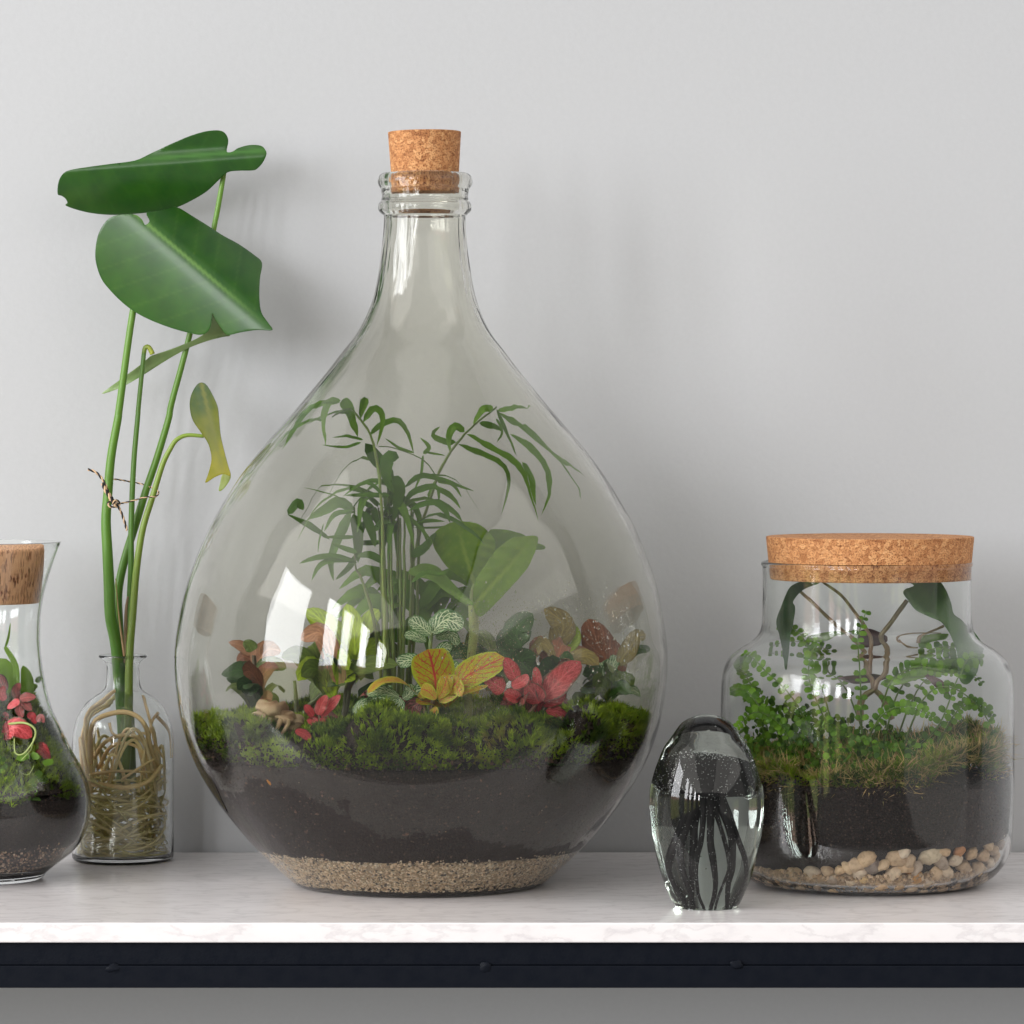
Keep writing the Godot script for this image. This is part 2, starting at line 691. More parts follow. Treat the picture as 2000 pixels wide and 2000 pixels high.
func demijohn() -> void:
	bottle_line = curve2(bottle_outer().map(func(p): return [p.x, p.y]), 90)
	var p := PackedVector2Array()
	p.append(Vector2(0, 0.004))
	p.append(Vector2(0.06, 0.0035))
	p.append(Vector2(0.082, 0.0012))
	p.append(Vector2(0.089, 0.0))
	for q in bottle_line:
		p.append(q)
	# the neck's two rings and the mouth
	for q in curve2([[79.5, 421], [85, 417], [89.5, 412], [90.5, 405], [89, 398], [85, 392], [83.5, 383], [85, 374], [86, 369], [90, 363], [92, 356], [91, 348], [87, 341], [80, 338], [74, 340], [71, 346]], 46):
		p.append(Vector2(q.x * 0.0004, (1725 - q.y) * 0.0004))
	for q in curve2([[70, 355], [69.5, 380], [69, 420], [71, 460], [75, 500]], 12):
		p.append(Vector2(q.x * 0.0004, (1725 - q.y) * 0.0004))
	var count := bottle_line.size()
	for k in range(count - 1, -1, -1):
		var q := bottle_line[k]
		var before := bottle_line[maxi(k - 1, 0)]
		var after := bottle_line[mini(k + 1, count - 1)]
		var t := (after - before).normalized()
		var inside := q + Vector2(-t.y, t.x) * WALL
		if inside.y > (1725 - 515) * 0.0004 or inside.y < 0.0062 or inside.x > p[p.size() - 1].x + 0.1:
			continue
		p.append(inside)
	p.append(Vector2(0.088, 0.0052))
	p.append(Vector2(0.06, 0.0058))
	p.append(Vector2(0, 0.0068))
	var t := thing("glass_demijohn", "large pale green glass demijohn bottle standing in the middle of the marble shelf", "bottle", Vector3(BOTTLE_X, 0, 0))
	put("glass_body", lathe(p, 224, 0.0009, BOTTLE_LEAN, 3.0).mesh(), mat.bottle_glass, t)

	# cork
	var c := Vector3(BOTTLE_X + BOTTLE_LEAN * 0.56, (1725 - 375) * 0.0004, 0.0)
	var s := lathe(curve2([[0, 0], [0.02, 0], [0.0245, 0.0001], [0.0257, 0.0008], [0.026, 0.006], [0.0282, 0.041], [0.0285, 0.0458], [0.028, 0.0469], [0.024, 0.047], [0.01, 0.047], [0, 0.047]], 40), 64)
	var k := single("cork_stopper", s.mesh(), mat.cork, "tapered brown cork stopper in the mouth of the tall demijohn", "cork")
	k.position = c
	k.rotation.z = 0.012

	# sand and soil, seen through the wall
	var low := PackedVector2Array([Vector2(0, 0.0075)])
	for y in [0.0075, 0.01, 0.013, 0.016, 0.02, 0.024, 0.028, 0.031]:
		low.append(Vector2(bottle_radius(y) - 0.0016, y))
	low.append(Vector2(0, 0.031))
	plain("sand_core", 0.42, 0.32, 0.22, 0.9)
	var sand := single("sand", lathe(low, 96).mesh(), mat.sand_core, "band of pale coarse sand in the bottom of the demijohn", "sand", "", "stuff")
	sand.position.x = BOTTLE_X
	var soil_line := PackedVector2Array([Vector2(0, 0.0312)])
	for i in 20:
		var y := 0.0312 + i * 0.0038
		soil_line.append(Vector2(bottle_radius(y) - 0.0004, y))
	soil_line.append(Vector2(0.15, 0.107))
	soil_line.append(Vector2(0.08, 0.118))
	soil_line.append(Vector2(0, 0.12))
	var soil := single("soil", lathe(soil_line, 160, 0.0008, 0.0, 9.0).mesh(), mat.soil, "dark brown potting soil filling the lower part of the demijohn", "soil", "", "stuff")
	soil.position.x = BOTTLE_X


func part(root: Node3D, called: String, s: Shape, material: Material, flat := false) -> MeshInstance3D:   # a part whose shape is given in the place's own coordinates
	var o := put(called, s.mesh(flat), material, root)
	o.position = -root.position
	return o


func line(pts: Array, z: float, count := 12) -> PackedVector3Array:   # [px, py] or [px, py, extra depth]
	var p := []
	for q in pts:
		p.append(at(q[0], q[1], z + (q[2] if q.size() > 2 else 0.0)))
	return curve(p, count)


func stem(root: Node3D, pts: Array, z: float, w0: float, w1: float, c0: Color, c1: Color, called := "stem", seg := 8, count := 18) -> MeshInstance3D:
	var l := line(pts, z, count)
	return part(root, called, tube(l, [size(w0, z) / 2, size(w1, z) / 2], seg, c0, c1), mat.stem)


func leaf(root: Node3D, pts: Array, z: float, width: float, material: Material, face := Vector3(0, 0.35, 1), shape := Vector2(0.6, 0.75), fold := 0.25, wave := 0.02, c0 := Color(1, 1, 1), c1 := Color(1, 1, 1), called := "leaf", count := 12, across := 6) -> MeshInstance3D:
	return part(root, called, blade(line(pts, z, count), size(width, z), face, shape, fold, wave, across, c0, c1), material)


func vein_texture(called: String, base: Color, base2: Color, vein: Color, rim: Color, thick: float, net: float, back: Color) -> void:
	var w := 128
	var im := Image.create(w, w, false, Image.FORMAT_RGB8)
	var cell := FastNoiseLite.new()
	cell.noise_type = FastNoiseLite.TYPE_CELLULAR
	cell.cellular_return_type = FastNoiseLite.RETURN_DISTANCE2_SUB
	cell.fractal_type = FastNoiseLite.FRACTAL_NONE
	cell.frequency = 0.075
	cell.seed = called.length()
	for y in w:
		var v := float(y) / (w - 1)
		for x in w:
			var u := absf(float(x) / (w - 1) * 2.0 - 1.0)
			var k := smoothstep(0.09, 0.03, u)
			var ph := fposmod((v - 0.38 * u + 0.02 * noise.get_noise_2d(x * 6.0, y * 6.0)) * 7.0, 1.0)
			k = maxf(k, smoothstep(thick, thick * 0.3, absf(ph - 0.5)) * smoothstep(1.0, 0.75, u))
			k = maxf(k, smoothstep(net, net * 0.3, cell.get_noise_2d(x, y) + 1.0) * 0.85)
			var c := base.lerp(base2, clampf(0.5 + noise.get_noise_2d(x * 3.0 + 300.0, y * 3.0), 0, 1)).lerp(vein, k)
			c = c.lerp(rim, smoothstep(0.80, 0.97, u + 0.12 * noise.get_noise_2d(x * 14.0, y * 14.0)))
			im.set_pixel(x, y, c.linear_to_srgb())
	var m := foliage(called, back, 0.42)
	m.vertex_color_use_as_albedo = false
	m.albedo_texture = ImageTexture.create_from_image(im)
	m.texture_repeat = false


func leaf_materials() -> void:
	var m := plain("stem", 1, 1, 1, 0.4)
	m.vertex_color_use_as_albedo = true
	m.subsurf_scatter_enabled = true
	m.subsurf_scatter_strength = 0.05
	m = plain("waxy_leaf", 1, 1, 1, 0.32)
	m.vertex_color_use_as_albedo = true
	m.backlight_enabled = true
	m.backlight = Color(0.2, 0.35, 0.08)
	vein_texture("lime_red_veins", Color(0.42, 0.48, 0.02), Color(0.52, 0.44, 0.02), Color(0.58, 0.05, 0.05), Color(0.46, 0.56, 0.03), 0.12, 0.10, Color(0.5, 0.4, 0.1))
	vein_texture("crimson_veins", Color(0.30, 0.014, 0.018), Color(0.42, 0.028, 0.03), Color(0.62, 0.09, 0.10), Color(0.09, 0.05, 0.02), 0.12, 0.16, Color(0.5, 0.1, 0.08))
	vein_texture("green_white_veins", Color(0.03, 0.11, 0.03), Color(0.05, 0.16, 0.035), Color(0.6, 0.68, 0.45), Color(0.06, 0.17, 0.04), 0.17, 0.15, Color(0.2, 0.4, 0.12))
	vein_texture("maroon_veins", Color(0.09, 0.035, 0.025), Color(0.13, 0.04, 0.03), Color(0.42, 0.09, 0.09), Color(0.03, 0.03, 0.015), 0.14, 0.12, Color(0.2, 0.08, 0.05))


# ---- the big bottle's plants

func c5(pts: Array) -> Array:   # from an enlargement of the photograph used for the palm
	var out := []
	for q in pts:
		out.append([480.0 + q[0] * 0.3882, 750.0 + q[1] * 0.3882] + ([q[2]] if q.size() > 2 else []))
	return out


func green(dark: float) -> Color:
	return Color(0.030, 0.095, 0.006).lerp(Color(0.15, 0.29, 0.016), clampf(dark, 0, 1))


func palm() -> void:
	var root := thing("parlour_palm", "tall feathery green palm with arching fronds rising in the middle of the demijohn", "plant", at(778, 1390, -0.02))
	# slim canes
	for i in 10:
		var x := 748.0 + i * 7.0 + rng.randf_range(-4, 4)
		var z := rng.randf_range(-0.03, 0.02)
		stem(root, [[x * 0.45 + 778 * 0.55, 1395], [x, 1240], [x + (x - 780) * 0.1, 1100], [x + (x - 785) * 0.25, 960 + rng.randf_range(-40, 60)]], z, 8, 4, Color(0.17, 0.22, 0.05), Color(0.06, 0.13, 0.02), "cane", 6, 10)
	stem(root, c5([[705, 1640], [695, 1180], [690, 900], [685, 650], [650, 330], [585, 195], [520, 130], [440, 175]]), 0.03, 9, 3, Color(0.20, 0.27, 0.06), Color(0.06, 0.13, 0.02), "cane", 6, 30)
	stem(root, c5([[780, 1500], [800, 1100], [850, 850], [960, 480], [1040, 340], [1110, 250], [1240, 140], [1262, 118]]), -0.02, 8, 3, Color(0.17, 0.23, 0.05), Color(0.05, 0.12, 0.02), "cane", 6, 30)
	stem(root, c5([[965, 480], [890, 385], [760, 330], [670, 320]]), -0.02, 3, 2, Color(0.06, 0.13, 0.02), Color(0.06, 0.13, 0.02), "cane", 6, 10)
	stem(root, c5([[700, 1640], [640, 1180], [580, 980], [550, 900], [545, 620]]), 0.0, 8, 3, Color(0.19, 0.23, 0.06), Color(0.04, 0.10, 0.02), "cane", 6, 16)
	var left := [
		[[[490, 85], [522, 140], [565, 272]], 40, 0.5], [[[580, 180], [590, 90], [608, 100], [572, 190]], 20, 0.4], [[[590, 200], [640, 130], [682, 150], [688, 215], [660, 322]], 24, 0.4],
		[[[622, 268], [680, 215], [760, 190], [812, 245], [848, 358]], 24, 0.3], [[[480, 90], [425, 100], [395, 180], [405, 318]], 26, 0.5], [[[470, 90], [335, 125], [250, 230], [185, 338]], 24, 0.6],
		[[[400, 190], [330, 190], [210, 260], [110, 380]], 12, 0.3], [[[380, 110], [250, 180], [160, 270], [105, 352]], 15, 0.4], [[[580, 300], [500, 322], [385, 312]], 12, 0.2], [[[590, 288], [520, 270], [440, 276]], 11, 0.2],
		[[[480, 100], [400, 105], [350, 120], [300, 160]], 9, 0.3], [[[520, 150], [460, 150], [400, 165], [300, 215]], 9, 0.3]]
	for q in left:
		leaf(root, c5(q[0]), 0.03 + rng.randf_range(-0.012, 0.014), q[1] * 0.58, mat.leaf, Vector3(rng.randf_range(-0.5, 0.5), 0.5, 0.8), Vector2(0.45, 0.9), 0.3, 0.0, green(q[2]), green(q[2] + 0.2), "leaflet", 10, 4)
	var right := [
		[[[1245, 135], [1195, 135], [1148, 210]], 30, 0.5], [[[1265, 140], [1350, 125], [1432, 118]], 20, 0.5], [[[1270, 150], [1400, 220], [1550, 350], [1705, 470]], 24, 0.5], [[[1290, 170], [1420, 240], [1580, 380], [1702, 570]], 14, 0.4],
		[[[1260, 130], [1310, 250], [1365, 362]], 16, 0.4], [[[1330, 260], [1430, 320], [1510, 420], [1530, 540], [1490, 658]], 22, 0.5], [[[1180, 200], [1250, 225], [1292, 252]], 20, 0.3], [[[1258, 180], [1285, 240], [1272, 292]], 12, 0.4],
		[[[1110, 260], [1220, 310], [1350, 385], [1420, 500], [1470, 688]], 22, 0.5], [[[1070, 310], [1180, 350], [1290, 400], [1325, 490], [1285, 658]], 26, 0.4], [[[1395, 390], [1440, 480], [1466, 612]], 19, 0.5],
		[[[1100, 250], [1055, 222], [1025, 270], [1040, 358]], 28, 0.4], [[[1060, 300], [1000, 292], [940, 262], [975, 222]], 24, 0.4], [[[890, 355], [922, 320], [880, 272]], 17, 0.4], [[[900, 345], [1005, 367]], 10, 0.3],
		[[[850, 350], [760, 320], [700, 280]], 11, 0.3], [[[890, 360], [880, 460], [840, 560]], 10, 0.3], [[[960, 480], [920, 560], [980, 600]], 12, 0.4], [[[950, 520], [1020, 560], [1078, 632]], 18, 0.5], [[[960, 490], [1040, 510], [1085, 572]], 18, 0.4]]
	for q in right:
		leaf(root, c5(q[0]), -0.02 + rng.randf_range(-0.015, 0.015), q[1] * 0.58, mat.leaf, Vector3(rng.randf_range(-0.5, 0.5), 0.5, 0.8), Vector2(0.45, 0.9), 0.3, 0.0, green(q[2]), green(q[2] + 0.2), "leaflet", 10, 4)
	var middle := [
		[[[600, 305], [660, 390], [720, 470], [735, 620]], 66, 0.1], [[[770, 375], [720, 380], [710, 470], [760, 560]], 60, 0.1], [[[740, 470], [770, 540], [740, 700]], 56, 0.15], [[[800, 520], [880, 470], [1000, 490], [1150, 545]], 26, 0.2],
		[[[800, 600], [850, 540], [960, 520], [975, 600]], 24, 0.2], [[[820, 640], [940, 600], [1000, 640], [1025, 700]], 30, 0.2], [[[830, 620], [960, 590], [1060, 660], [1085, 690]], 20, 0.25], [[[840, 700], [920, 690], [1000, 690]], 16, 0.3], [[[850, 720], [980, 715], [1140, 690]], 10, 0.3],
		[[[730, 560], [620, 560], [500, 565]], 22, 0.2], [[[700, 500], [640, 490], [560, 515]], 18, 0.2], [[[690, 560], [610, 500], [490, 570]], 14, 0.2], [[[545, 640], [470, 600], [400, 640], [310, 690]], 44, 0.25], [[[550, 650], [450, 660], [395, 740]], 22, 0.2],
		[[[420, 780], [350, 730], [270, 690], [215, 660]], 20, 0.15], [[[215, 660], [260, 600], [290, 640]], 40, 0.2], [[[540, 660], [560, 760], [565, 900]], 46, 0.2], [[[530, 650], [480, 740], [430, 880], [440, 990]], 40, 0.2], [[[590, 640], [630, 740], [650, 820]], 34, 0.15],
		[[[545, 770], [470, 770], [400, 770]], 20, 0.2], [[[560, 850], [500, 830], [430, 800]], 22, 0.2], [[[560, 900], [440, 870], [340, 880], [272, 905]], 30, 0.25], [[[540, 890], [430, 890], [370, 920], [335, 990]], 26, 0.25], [[[560, 860], [520, 920], [450, 985]], 26, 0.2],
		[[[580, 640], [600, 580], [580, 540]], 18, 0.2], [[[660, 660], [600, 600], [560, 640]], 18, 0.2], [[[700, 650], [620, 680], [570, 720]], 30, 0.15], [[[640, 740], [700, 690], [760, 700]], 26, 0.15], [[[560, 800], [640, 800], [700, 790]], 24, 0.15],
		[[[520, 600], [430, 560], [290, 525]], 6, 0.3], [[[390, 700], [370, 780], [365, 850]], 9, 0.2], [[[700, 900], [620, 860], [560, 870]], 30, 0.2], [[[830, 870], [900, 820], [960, 740]], 34, 0.2], [[[830, 1000], [900, 950], [980, 960], [1025, 935]], 20, 0.25]]
	for q in middle:
		leaf(root, c5(q[0]), 0.005 + rng.randf_range(-0.03, 0.035), q[1] * 0.56, mat.leaf, Vector3(rng.randf_range(-0.6, 0.6), 0.6, 0.7), Vector2(0.5, 0.85), 0.3, 0.0, green(q[2] - 0.05), green(q[2] + 0.1), "leaflet", 9, 4)
	for i in 18:   # the rest of the tuft, all round the canes
		var a := rng.randf() * TAU
		var c := at(rng.randf_range(735, 815), rng.randf_range(930, 1075), 0.0)
		var reach := rng.randf_range(0.035, 0.07)
		var d := Vector3(cos(a), 0, sin(a)) * reach
		var b := c + Vector3(0, 0, rng.randf_range(-0.012, 0.012))
		var l := curve([b, b + d * 0.4 + Vector3(0, rng.randf_range(0.006, 0.022), 0), b + d * 0.8 + Vector3(0, 0.004, 0), b + d * 1.1 - Vector3(0, rng.randf_range(0.01, 0.03), 0)], 9)
		var k := rng.randf_range(0.0, 0.35)
		part(root, "leaflet", blade(l, rng.randf_range(0.0045, 0.0085), Vector3(0, 1, 0.3), Vector2(0.45, 0.9), 0.3, 0.0, 4, green(k), green(k + 0.15)), mat.leaf)
	for i in 14:   # low leaves round the foot of the canes
		var a := rng.randf_range(-0.4, 3.6)
		var b := at(rng.randf_range(770, 860), rng.randf_range(1160, 1260), rng.randf_range(-0.05, -0.01))
		var d := Vector3(cos(a) * 0.05, rng.randf_range(-0.03, 0.03), -0.01)
		var l := curve([b, b + d * 0.5 + Vector3(0, 0.014, 0), b + d * 1.0 - Vector3(0, 0.012, 0)], 8)
		part(root, "leaflet", blade(l, rng.randf_range(0.010, 0.017), Vector3(0, 0.8, 0.6), Vector2(0.5, 0.9), 0.3, 0.0, 4, green(0.3), green(0.6)), mat.leaf)


func traced(pts: Array) -> PackedVector2Array:   # a closed outline rounded through its points, in the photograph's pixels
	var out := PackedVector2Array()
	var count := pts.size()
	for i in count:
		var a := Vector2(pts[(i + count - 1) % count][0], pts[(i + count - 1) % count][1])
		var b := Vector2(pts[i][0], pts[i][1])
		var c := Vector2(pts[(i + 1) % count][0], pts[(i + 1) % count][1])
		var d := Vector2(pts[(i + 2) % count][0], pts[(i + 2) % count][1])
		for k in 4:
			out.append(b.cubic_interpolate(c, a, d, k / 4.0))
	return out


# A traced blade, hung in depth: bent about its midrib and cupped. tint gives the colour at a point (distance from the midrib, place along it).
func broad(root: Node3D, pts: Array, rib: Array, z: float, bend: Vector2, slope: Vector2, c0: Color, c1: Color, rib_colour: Color, material: Material, step := 6.0, called := "leaf", side_veins := 6.0, cup := 0.0, grade := false, ripple := 0.0) -> MeshInstance3D:
	var a := Vector2(rib[0][0], rib[0][1])
	var b := Vector2(rib[1][0], rib[1][1])
	var along := (b - a).normalized()
	var across := Vector2(-along.y, along.x)
	var length := a.distance_to(b)
	var place := func(p: Vector2) -> Vector3:
		var d := across.dot(p - a)
		var f := along.dot(p - a) / length
		var k: float = lerpf(bend.y, bend.x, smoothstep(-26.0, 26.0, d))
		var soft := sqrt(d * d + 300.0) - 17.3
		var depth := z + k * (soft + cup * d * d / length) * 0.0004 + slope.x * (p.x - a.x) * 0.0004 + slope.y * (p.y - a.y) * 0.0004
		depth += ripple * sin((f + absf(d) / length * 0.6) * TAU * side_veins) * minf(1.0, absf(d) / 40.0) - 0.0004 * exp(-d * d / 60.0)
		return at(p.x, p.y, depth)
	var s := sheet(traced(pts), step, place, 0.0005)
	for i in s.v.size():
		var p := s.uv[i]
		var d := absf(across.dot(p - a))
		var f := along.dot(p - a) / length
		var c := c0.lerp(c1, clampf(0.5 + 0.9 * noise.get_noise_2d(p.x * 1.6, p.y * 1.6), 0, 1))
		var v := pow(maxf(0.0, sin((f + d / length * 0.6) * TAU * side_veins)), 30.0) * (0.16 if ripple < 0.0002 else 0.35)
		if grade:
			c = c0.lerp(c1, clampf(f + 0.3 * noise.get_noise_2d(p.x * 2.0, p.y * 2.0), 0, 1))
		c = c.lerp(rib_colour, maxf(v, smoothstep(5.0, 1.5, d) * smoothstep(1.1, 0.4, f)))
		s.c[i] = c
	return part(root, called, s, material)


func arrowhead() -> void:
	var root := thing("arrowhead_plant", "plant with big heart shaped yellow green leaves right of the palm canes", "plant", at(915, 1400, 0.01))
	var c0 := Color(0.10, 0.20, 0.006)
	var c1 := Color(0.14, 0.26, 0.008)
	broad(root, c5([[1225, 738], [1300, 732], [1380, 748], [1440, 790], [1503, 812], [1500, 832], [1440, 840], [1380, 900], [1250, 860]]), c5([[1240, 800], [1500, 825]]), -0.05, Vector2(0.1, 0.1), Vector2(0.1, 0), green(0.4), green(0.7), Color(0.1, 0.2, 0.03), mat.leaf)
	broad(root, c5([[1150, 1015], [1060, 960], [985, 885], [940, 805], [955, 740], [1010, 703], [1085, 692], [1170, 704], [1225, 748], [1258, 800], [1245, 880], [1190, 960]]), c5([[1150, 1010], [1060, 700]]), -0.005, Vector2(-0.35, -0.25), Vector2(0.15, -0.3), c0, c1, Color(0.22, 0.34, 0.03), mat.leaf, 5.0, "leaf", 6.0, 0.0, false, 0.0005)
	broad(root, c5([[1150, 1010], [1180, 950], [1240, 860], [1330, 780], [1400, 768], [1465, 770], [1455, 840], [1420, 915], [1385, 965], [1310, 1045], [1255, 1110], [1180, 1170], [1145, 1110]]), c5([[1150, 1120], [1430, 790]]), 0.01, Vector2(0.3, -0.3), Vector2(-0.15, -0.2), c0, c1, Color(0.22, 0.34, 0.03), mat.leaf, 5.0, "leaf", 6.0, 0.0, false, 0.0005)
	broad(root, c5([[815, 940], [880, 905], [960, 918], [1020, 975], [1075, 1040], [1150, 1105], [1105, 1110], [1020, 1050], [930, 990], [840, 965]]), c5([[1130, 1100], [830, 940]]), 0.02, Vector2(0.3, 0.3), Vector2(0.2, 0), green(0.5), Color(0.1, 0.18, 0.03), Color(0.16, 0.28, 0.05), mat.leaf)
	stem(root, c5([[1145, 1090], [1150, 1250], [1130, 1420], [1120, 1660]]), 0.0, 22, 16, Color(0.3, 0.36, 0.12), Color(0.34, 0.38, 0.13), "stem", 8)
	stem(root, c5([[1150, 1010], [1140, 1060], [1145, 1110]]), 0.005, 8, 12, Color(0.16, 0.24, 0.05), Color(0.3, 0.36, 0.12))
	stem(root, c5([[1240, 1010], [1180, 1080], [1140, 1250]]), -0.02, 6, 9, Color(0.1, 0.2, 0.04), Color(0.2, 0.3, 0.08))
	for q in [[[[1145, 1120], [1060, 1140], [1010, 1160]], 44], [[[1140, 1100], [1090, 1060], [1040, 1120]], 34], [[[960, 1010], [930, 1060], [905, 1200]], 46], [[[1010, 990], [985, 1080], [960, 1170]], 36]]:
		leaf(root, c5(q[0]), -0.035, q[1], mat.leaf, Vector3(0, 0.4, 1), Vector2(0.5, 0.9), 0.3, 0.02, green(0.35), green(0.6))


# A rosette of leaves on short stalks round one spot, tangled as they grow.
func bush(root: Node3D, px: float, py: float, z: float, count: int, reach: float, width: float, materials_: Array, lift := 0.5) -> void:
	for i in count:
		var a := TAU * i / count + rng.randf_range(-0.5, 0.5)
		var k := rng.randf_range(0.5, 1.1)
		var b := at(px, py, z) + Vector3(rng.randf_range(-1, 1) * reach * 0.16, rng.randf_range(-0.1, 0.5) * reach * 0.5, rng.randf_range(-0.5, 0.5) * reach * 0.3) * 0.0004
		var d := Vector3(cos(a), 0, sin(a)) * reach * 0.0004 * k
		var up := Vector3(0, reach * 0.0004 * rng.randf_range(lift * 0.4, lift * 1.5), 0)
		var l := curve([b, b + d * 0.3 + up * 0.8, b + d * 0.7 + up * 1.1, b + d * 1.05 + up * rng.randf_range(0.5, 1.0)], 10)
		part(root, "leaf", blade(l, width * 0.0004 * rng.randf_range(0.7, 1.15), Vector3(rng.randf_range(-0.4, 0.4), 1.0, rng.randf_range(0.2, 0.9)), Vector2(0.62, 0.6), 0.22, 0.06, 6), materials_[rng.randi() % materials_.size()])


func nerve_plants() -> void:
	# lime leaves with red veins
	var root := thing("nerve_plant", "lime yellow nerve plant with bright red veins in the centre of the demijohn", "plant", at(838, 1432, 0.085), "nerve plants in the demijohn")
	bush(root, 872, 1386, 0.085, 9, 62, 34, [mat.lime_red_veins])
	var m: Material = mat.lime_red_veins
	leaf(root, [[850, 1360], [849, 1320], [836, 1268, 0.01]], 0.09, 84, m, Vector3(0.1, 0.2, 1), Vector2(0.75, 0.42), 0.12, 0.02)
	leaf(root, [[820, 1362], [785, 1332, 0.01], [745, 1332, 0.015], [719, 1354, 0.018]], 0.09, 38, m, Vector3(0, 1, 0.35), Vector2(0.6, 0.5), 0.2, 0.02)
	leaf(root, [[880, 1352], [915, 1318], [985, 1284, -0.01]], 0.085, 60, m, Vector3(-0.1, 0.5, 1), Vector2(0.7, 0.5), 0.15, 0.02)
	leaf(root, [[870, 1356], [912, 1352], [953, 1340]], 0.095, 24, m, Vector3(0, 1, 0.3), Vector2(0.6, 0.6), 0.2, 0.03)
	leaf(root, [[858, 1372], [880, 1345], [900, 1325]], 0.095, 44, m, Vector3(0.1, 0.7, 1), Vector2(0.7, 0.5), 0.2, 0.03)
	leaf(root, [[852, 1366], [835, 1350], [822, 1345]], 0.1, 30, m, Vector3(0, 0.7, 1), Vector2(0.7, 0.5), 0.2, 0.03)
	leaf(root, [[856, 1364], [868, 1340], [874, 1318]], 0.097, 30, m, Vector3(0.3, 0.5, 1), Vector2(0.7, 0.5), 0.2, 0.03)
	leaf(root, [[850, 1380], [848, 1390], [838, 1396]], 0.11, 17, m, Vector3(0, 0.7, 1), Vector2(0.7, 0.5), 0.2, 0.03)
	leaf(root, [[826, 1372], [806, 1385], [812, 1430]], 0.09, 42, mat.maroon_veins, Vector3(0, 0.3, 1), Vector2(0.6, 0.6), 0.15, 0.02)
	stem(root, [[848, 1358], [842, 1385], [838, 1436]], 0.09, 8, 11, Color(0.24, 0.14, 0.08), Color(0.12, 0.07, 0.05))
	stem(root, [[822, 1364], [828, 1385], [836, 1432]], 0.09, 6, 8, Color(0.28, 0.24, 0.1), Color(0.16, 0.1, 0.06))
	# crimson
	root = thing("nerve_plant", "crimson pink nerve plant right of the lime one in the demijohn", "plant", at(1008, 1432, 0.08), "nerve plants in the demijohn")
	bush(root, 1040, 1392, 0.07, 20, 66, 27, [mat.crimson_veins, mat.crimson_veins, mat.maroon_veins])
	m = mat.crimson_veins
	for q in [[[[1008, 1330], [998, 1308], [986, 1284]], 34], [[[985, 1348], [968, 1338], [943, 1322]], 42], [[[1016, 1368], [1000, 1358], [984, 1352]], 32], [[[1050, 1374], [1042, 1356], [1026, 1336]], 44], [[[1062, 1362], [1098, 1322], [1132, 1292, -0.01]], 56],
			[[[1050, 1350], [1048, 1326], [1046, 1302]], 22], [[[1064, 1388], [1102, 1396], [1118, 1436]], 26], [[[1055, 1372], [1085, 1360], [1100, 1340]], 44], [[[1020, 1362], [1030, 1345], [1022, 1322]], 30], [[[998, 1340], [1018, 1332], [1030, 1318]], 26]]:
		leaf(root, q[0], 0.08 + rng.randf_range(-0.012, 0.014), q[1], m, Vector3(rng.randf_range(-0.3, 0.3), 0.6, 1), Vector2(0.55, 0.72), 0.18, 0.07)
	stem(root, [[1018, 1366], [1012, 1400], [1004, 1436]], 0.085, 7, 9, Color(0.2, 0.08, 0.05), Color(0.12, 0.06, 0.04))
	stem(root, [[1046, 1374], [1030, 1400], [1012, 1436]], 0.085, 7, 9, Color(0.22, 0.09, 0.06), Color(0.12, 0.06, 0.04))
	stem(root, [[992, 1345], [990, 1390], [992, 1436]], 0.08, 6, 8, Color(0.16, 0.12, 0.06), Color(0.12, 0.06, 0.04))
	# small scarlet one
	root = thing("nerve_plant", "small scarlet nerve plant left of centre beside the pale driftwood", "plant", at(628, 1428, 0.09), "nerve plants in the demijohn")
	bush(root, 632, 1412, 0.085, 8, 34, 20, [mat.crimson_veins, mat.maroon_veins])
	for q in [[[[622, 1396], [628, 1376], [640, 1358]], 26], [[[626, 1398], [645, 1378], [666, 1358]], 26], [[[612, 1398], [604, 1386], [595, 1376]], 20], [[[620, 1402], [612, 1410], [600, 1404]], 16], [[[626, 1402], [634, 1412], [632, 1424]], 18], [[[630, 1398], [640, 1402], [648, 1414]], 16]]:
		leaf(root, q[0], 0.095 + rng.randf_range(-0.006, 0.006), q[1], m, Vector3(rng.randf_range(-0.3, 0.3), 0.6, 1), Vector2(0.55, 0.72), 0.18, 0.07)
	stem(root, [[624, 1396], [626, 1412], [628, 1436]], 0.095, 5, 6, Color(0.16, 0.10, 0.06), Color(0.12, 0.06, 0.04))
	# white veins, tall at the back and low at the front
	root = thing("nerve_plant", "tall green nerve plant with white veins behind the lime one", "plant", at(838, 1400, 0.03), "nerve plants in the demijohn")
	bush(root, 880, 1370, 0.02, 12, 66, 36, [mat.green_white_veins])
	m = mat.green_white_veins
	for q in [[[[842, 1240], [822, 1224], [800, 1208]], 36], [[[845, 1236], [872, 1210], [905, 1226]], 46], [[[832, 1254], [812, 1242], [790, 1240]], 24], [[[842, 1240], [850, 1222], [862, 1208]], 34], [[[848, 1290], [866, 1268], [884, 1270]], 30], [[[838, 1300], [800, 1290], [775, 1300]], 34], [[[850, 1246], [880, 1240], [894, 1262]], 26]]:
		leaf(root, q[0], 0.03 + rng.randf_range(-0.012, 0.012), q[1], m, Vector3(rng.randf_range(-0.3, 0.3), 0.7, 1), Vector2(0.6, 0.5), 0.2, 0.05)
	stem(root, [[843, 1236], [838, 1290], [838, 1400]], 0.03, 8, 9, Color(0.16, 0.24, 0.08), Color(0.12, 0.16, 0.06))
	root = thing("nerve_plant", "low dark green nerve plant with white veins left of the lime one", "plant", at(770, 1420, 0.09), "nerve plants in the demijohn")
	bush(root, 745, 1400, 0.075, 13, 58, 30, [mat.green_white_veins, mat.green_white_veins, mat.maroon_veins])
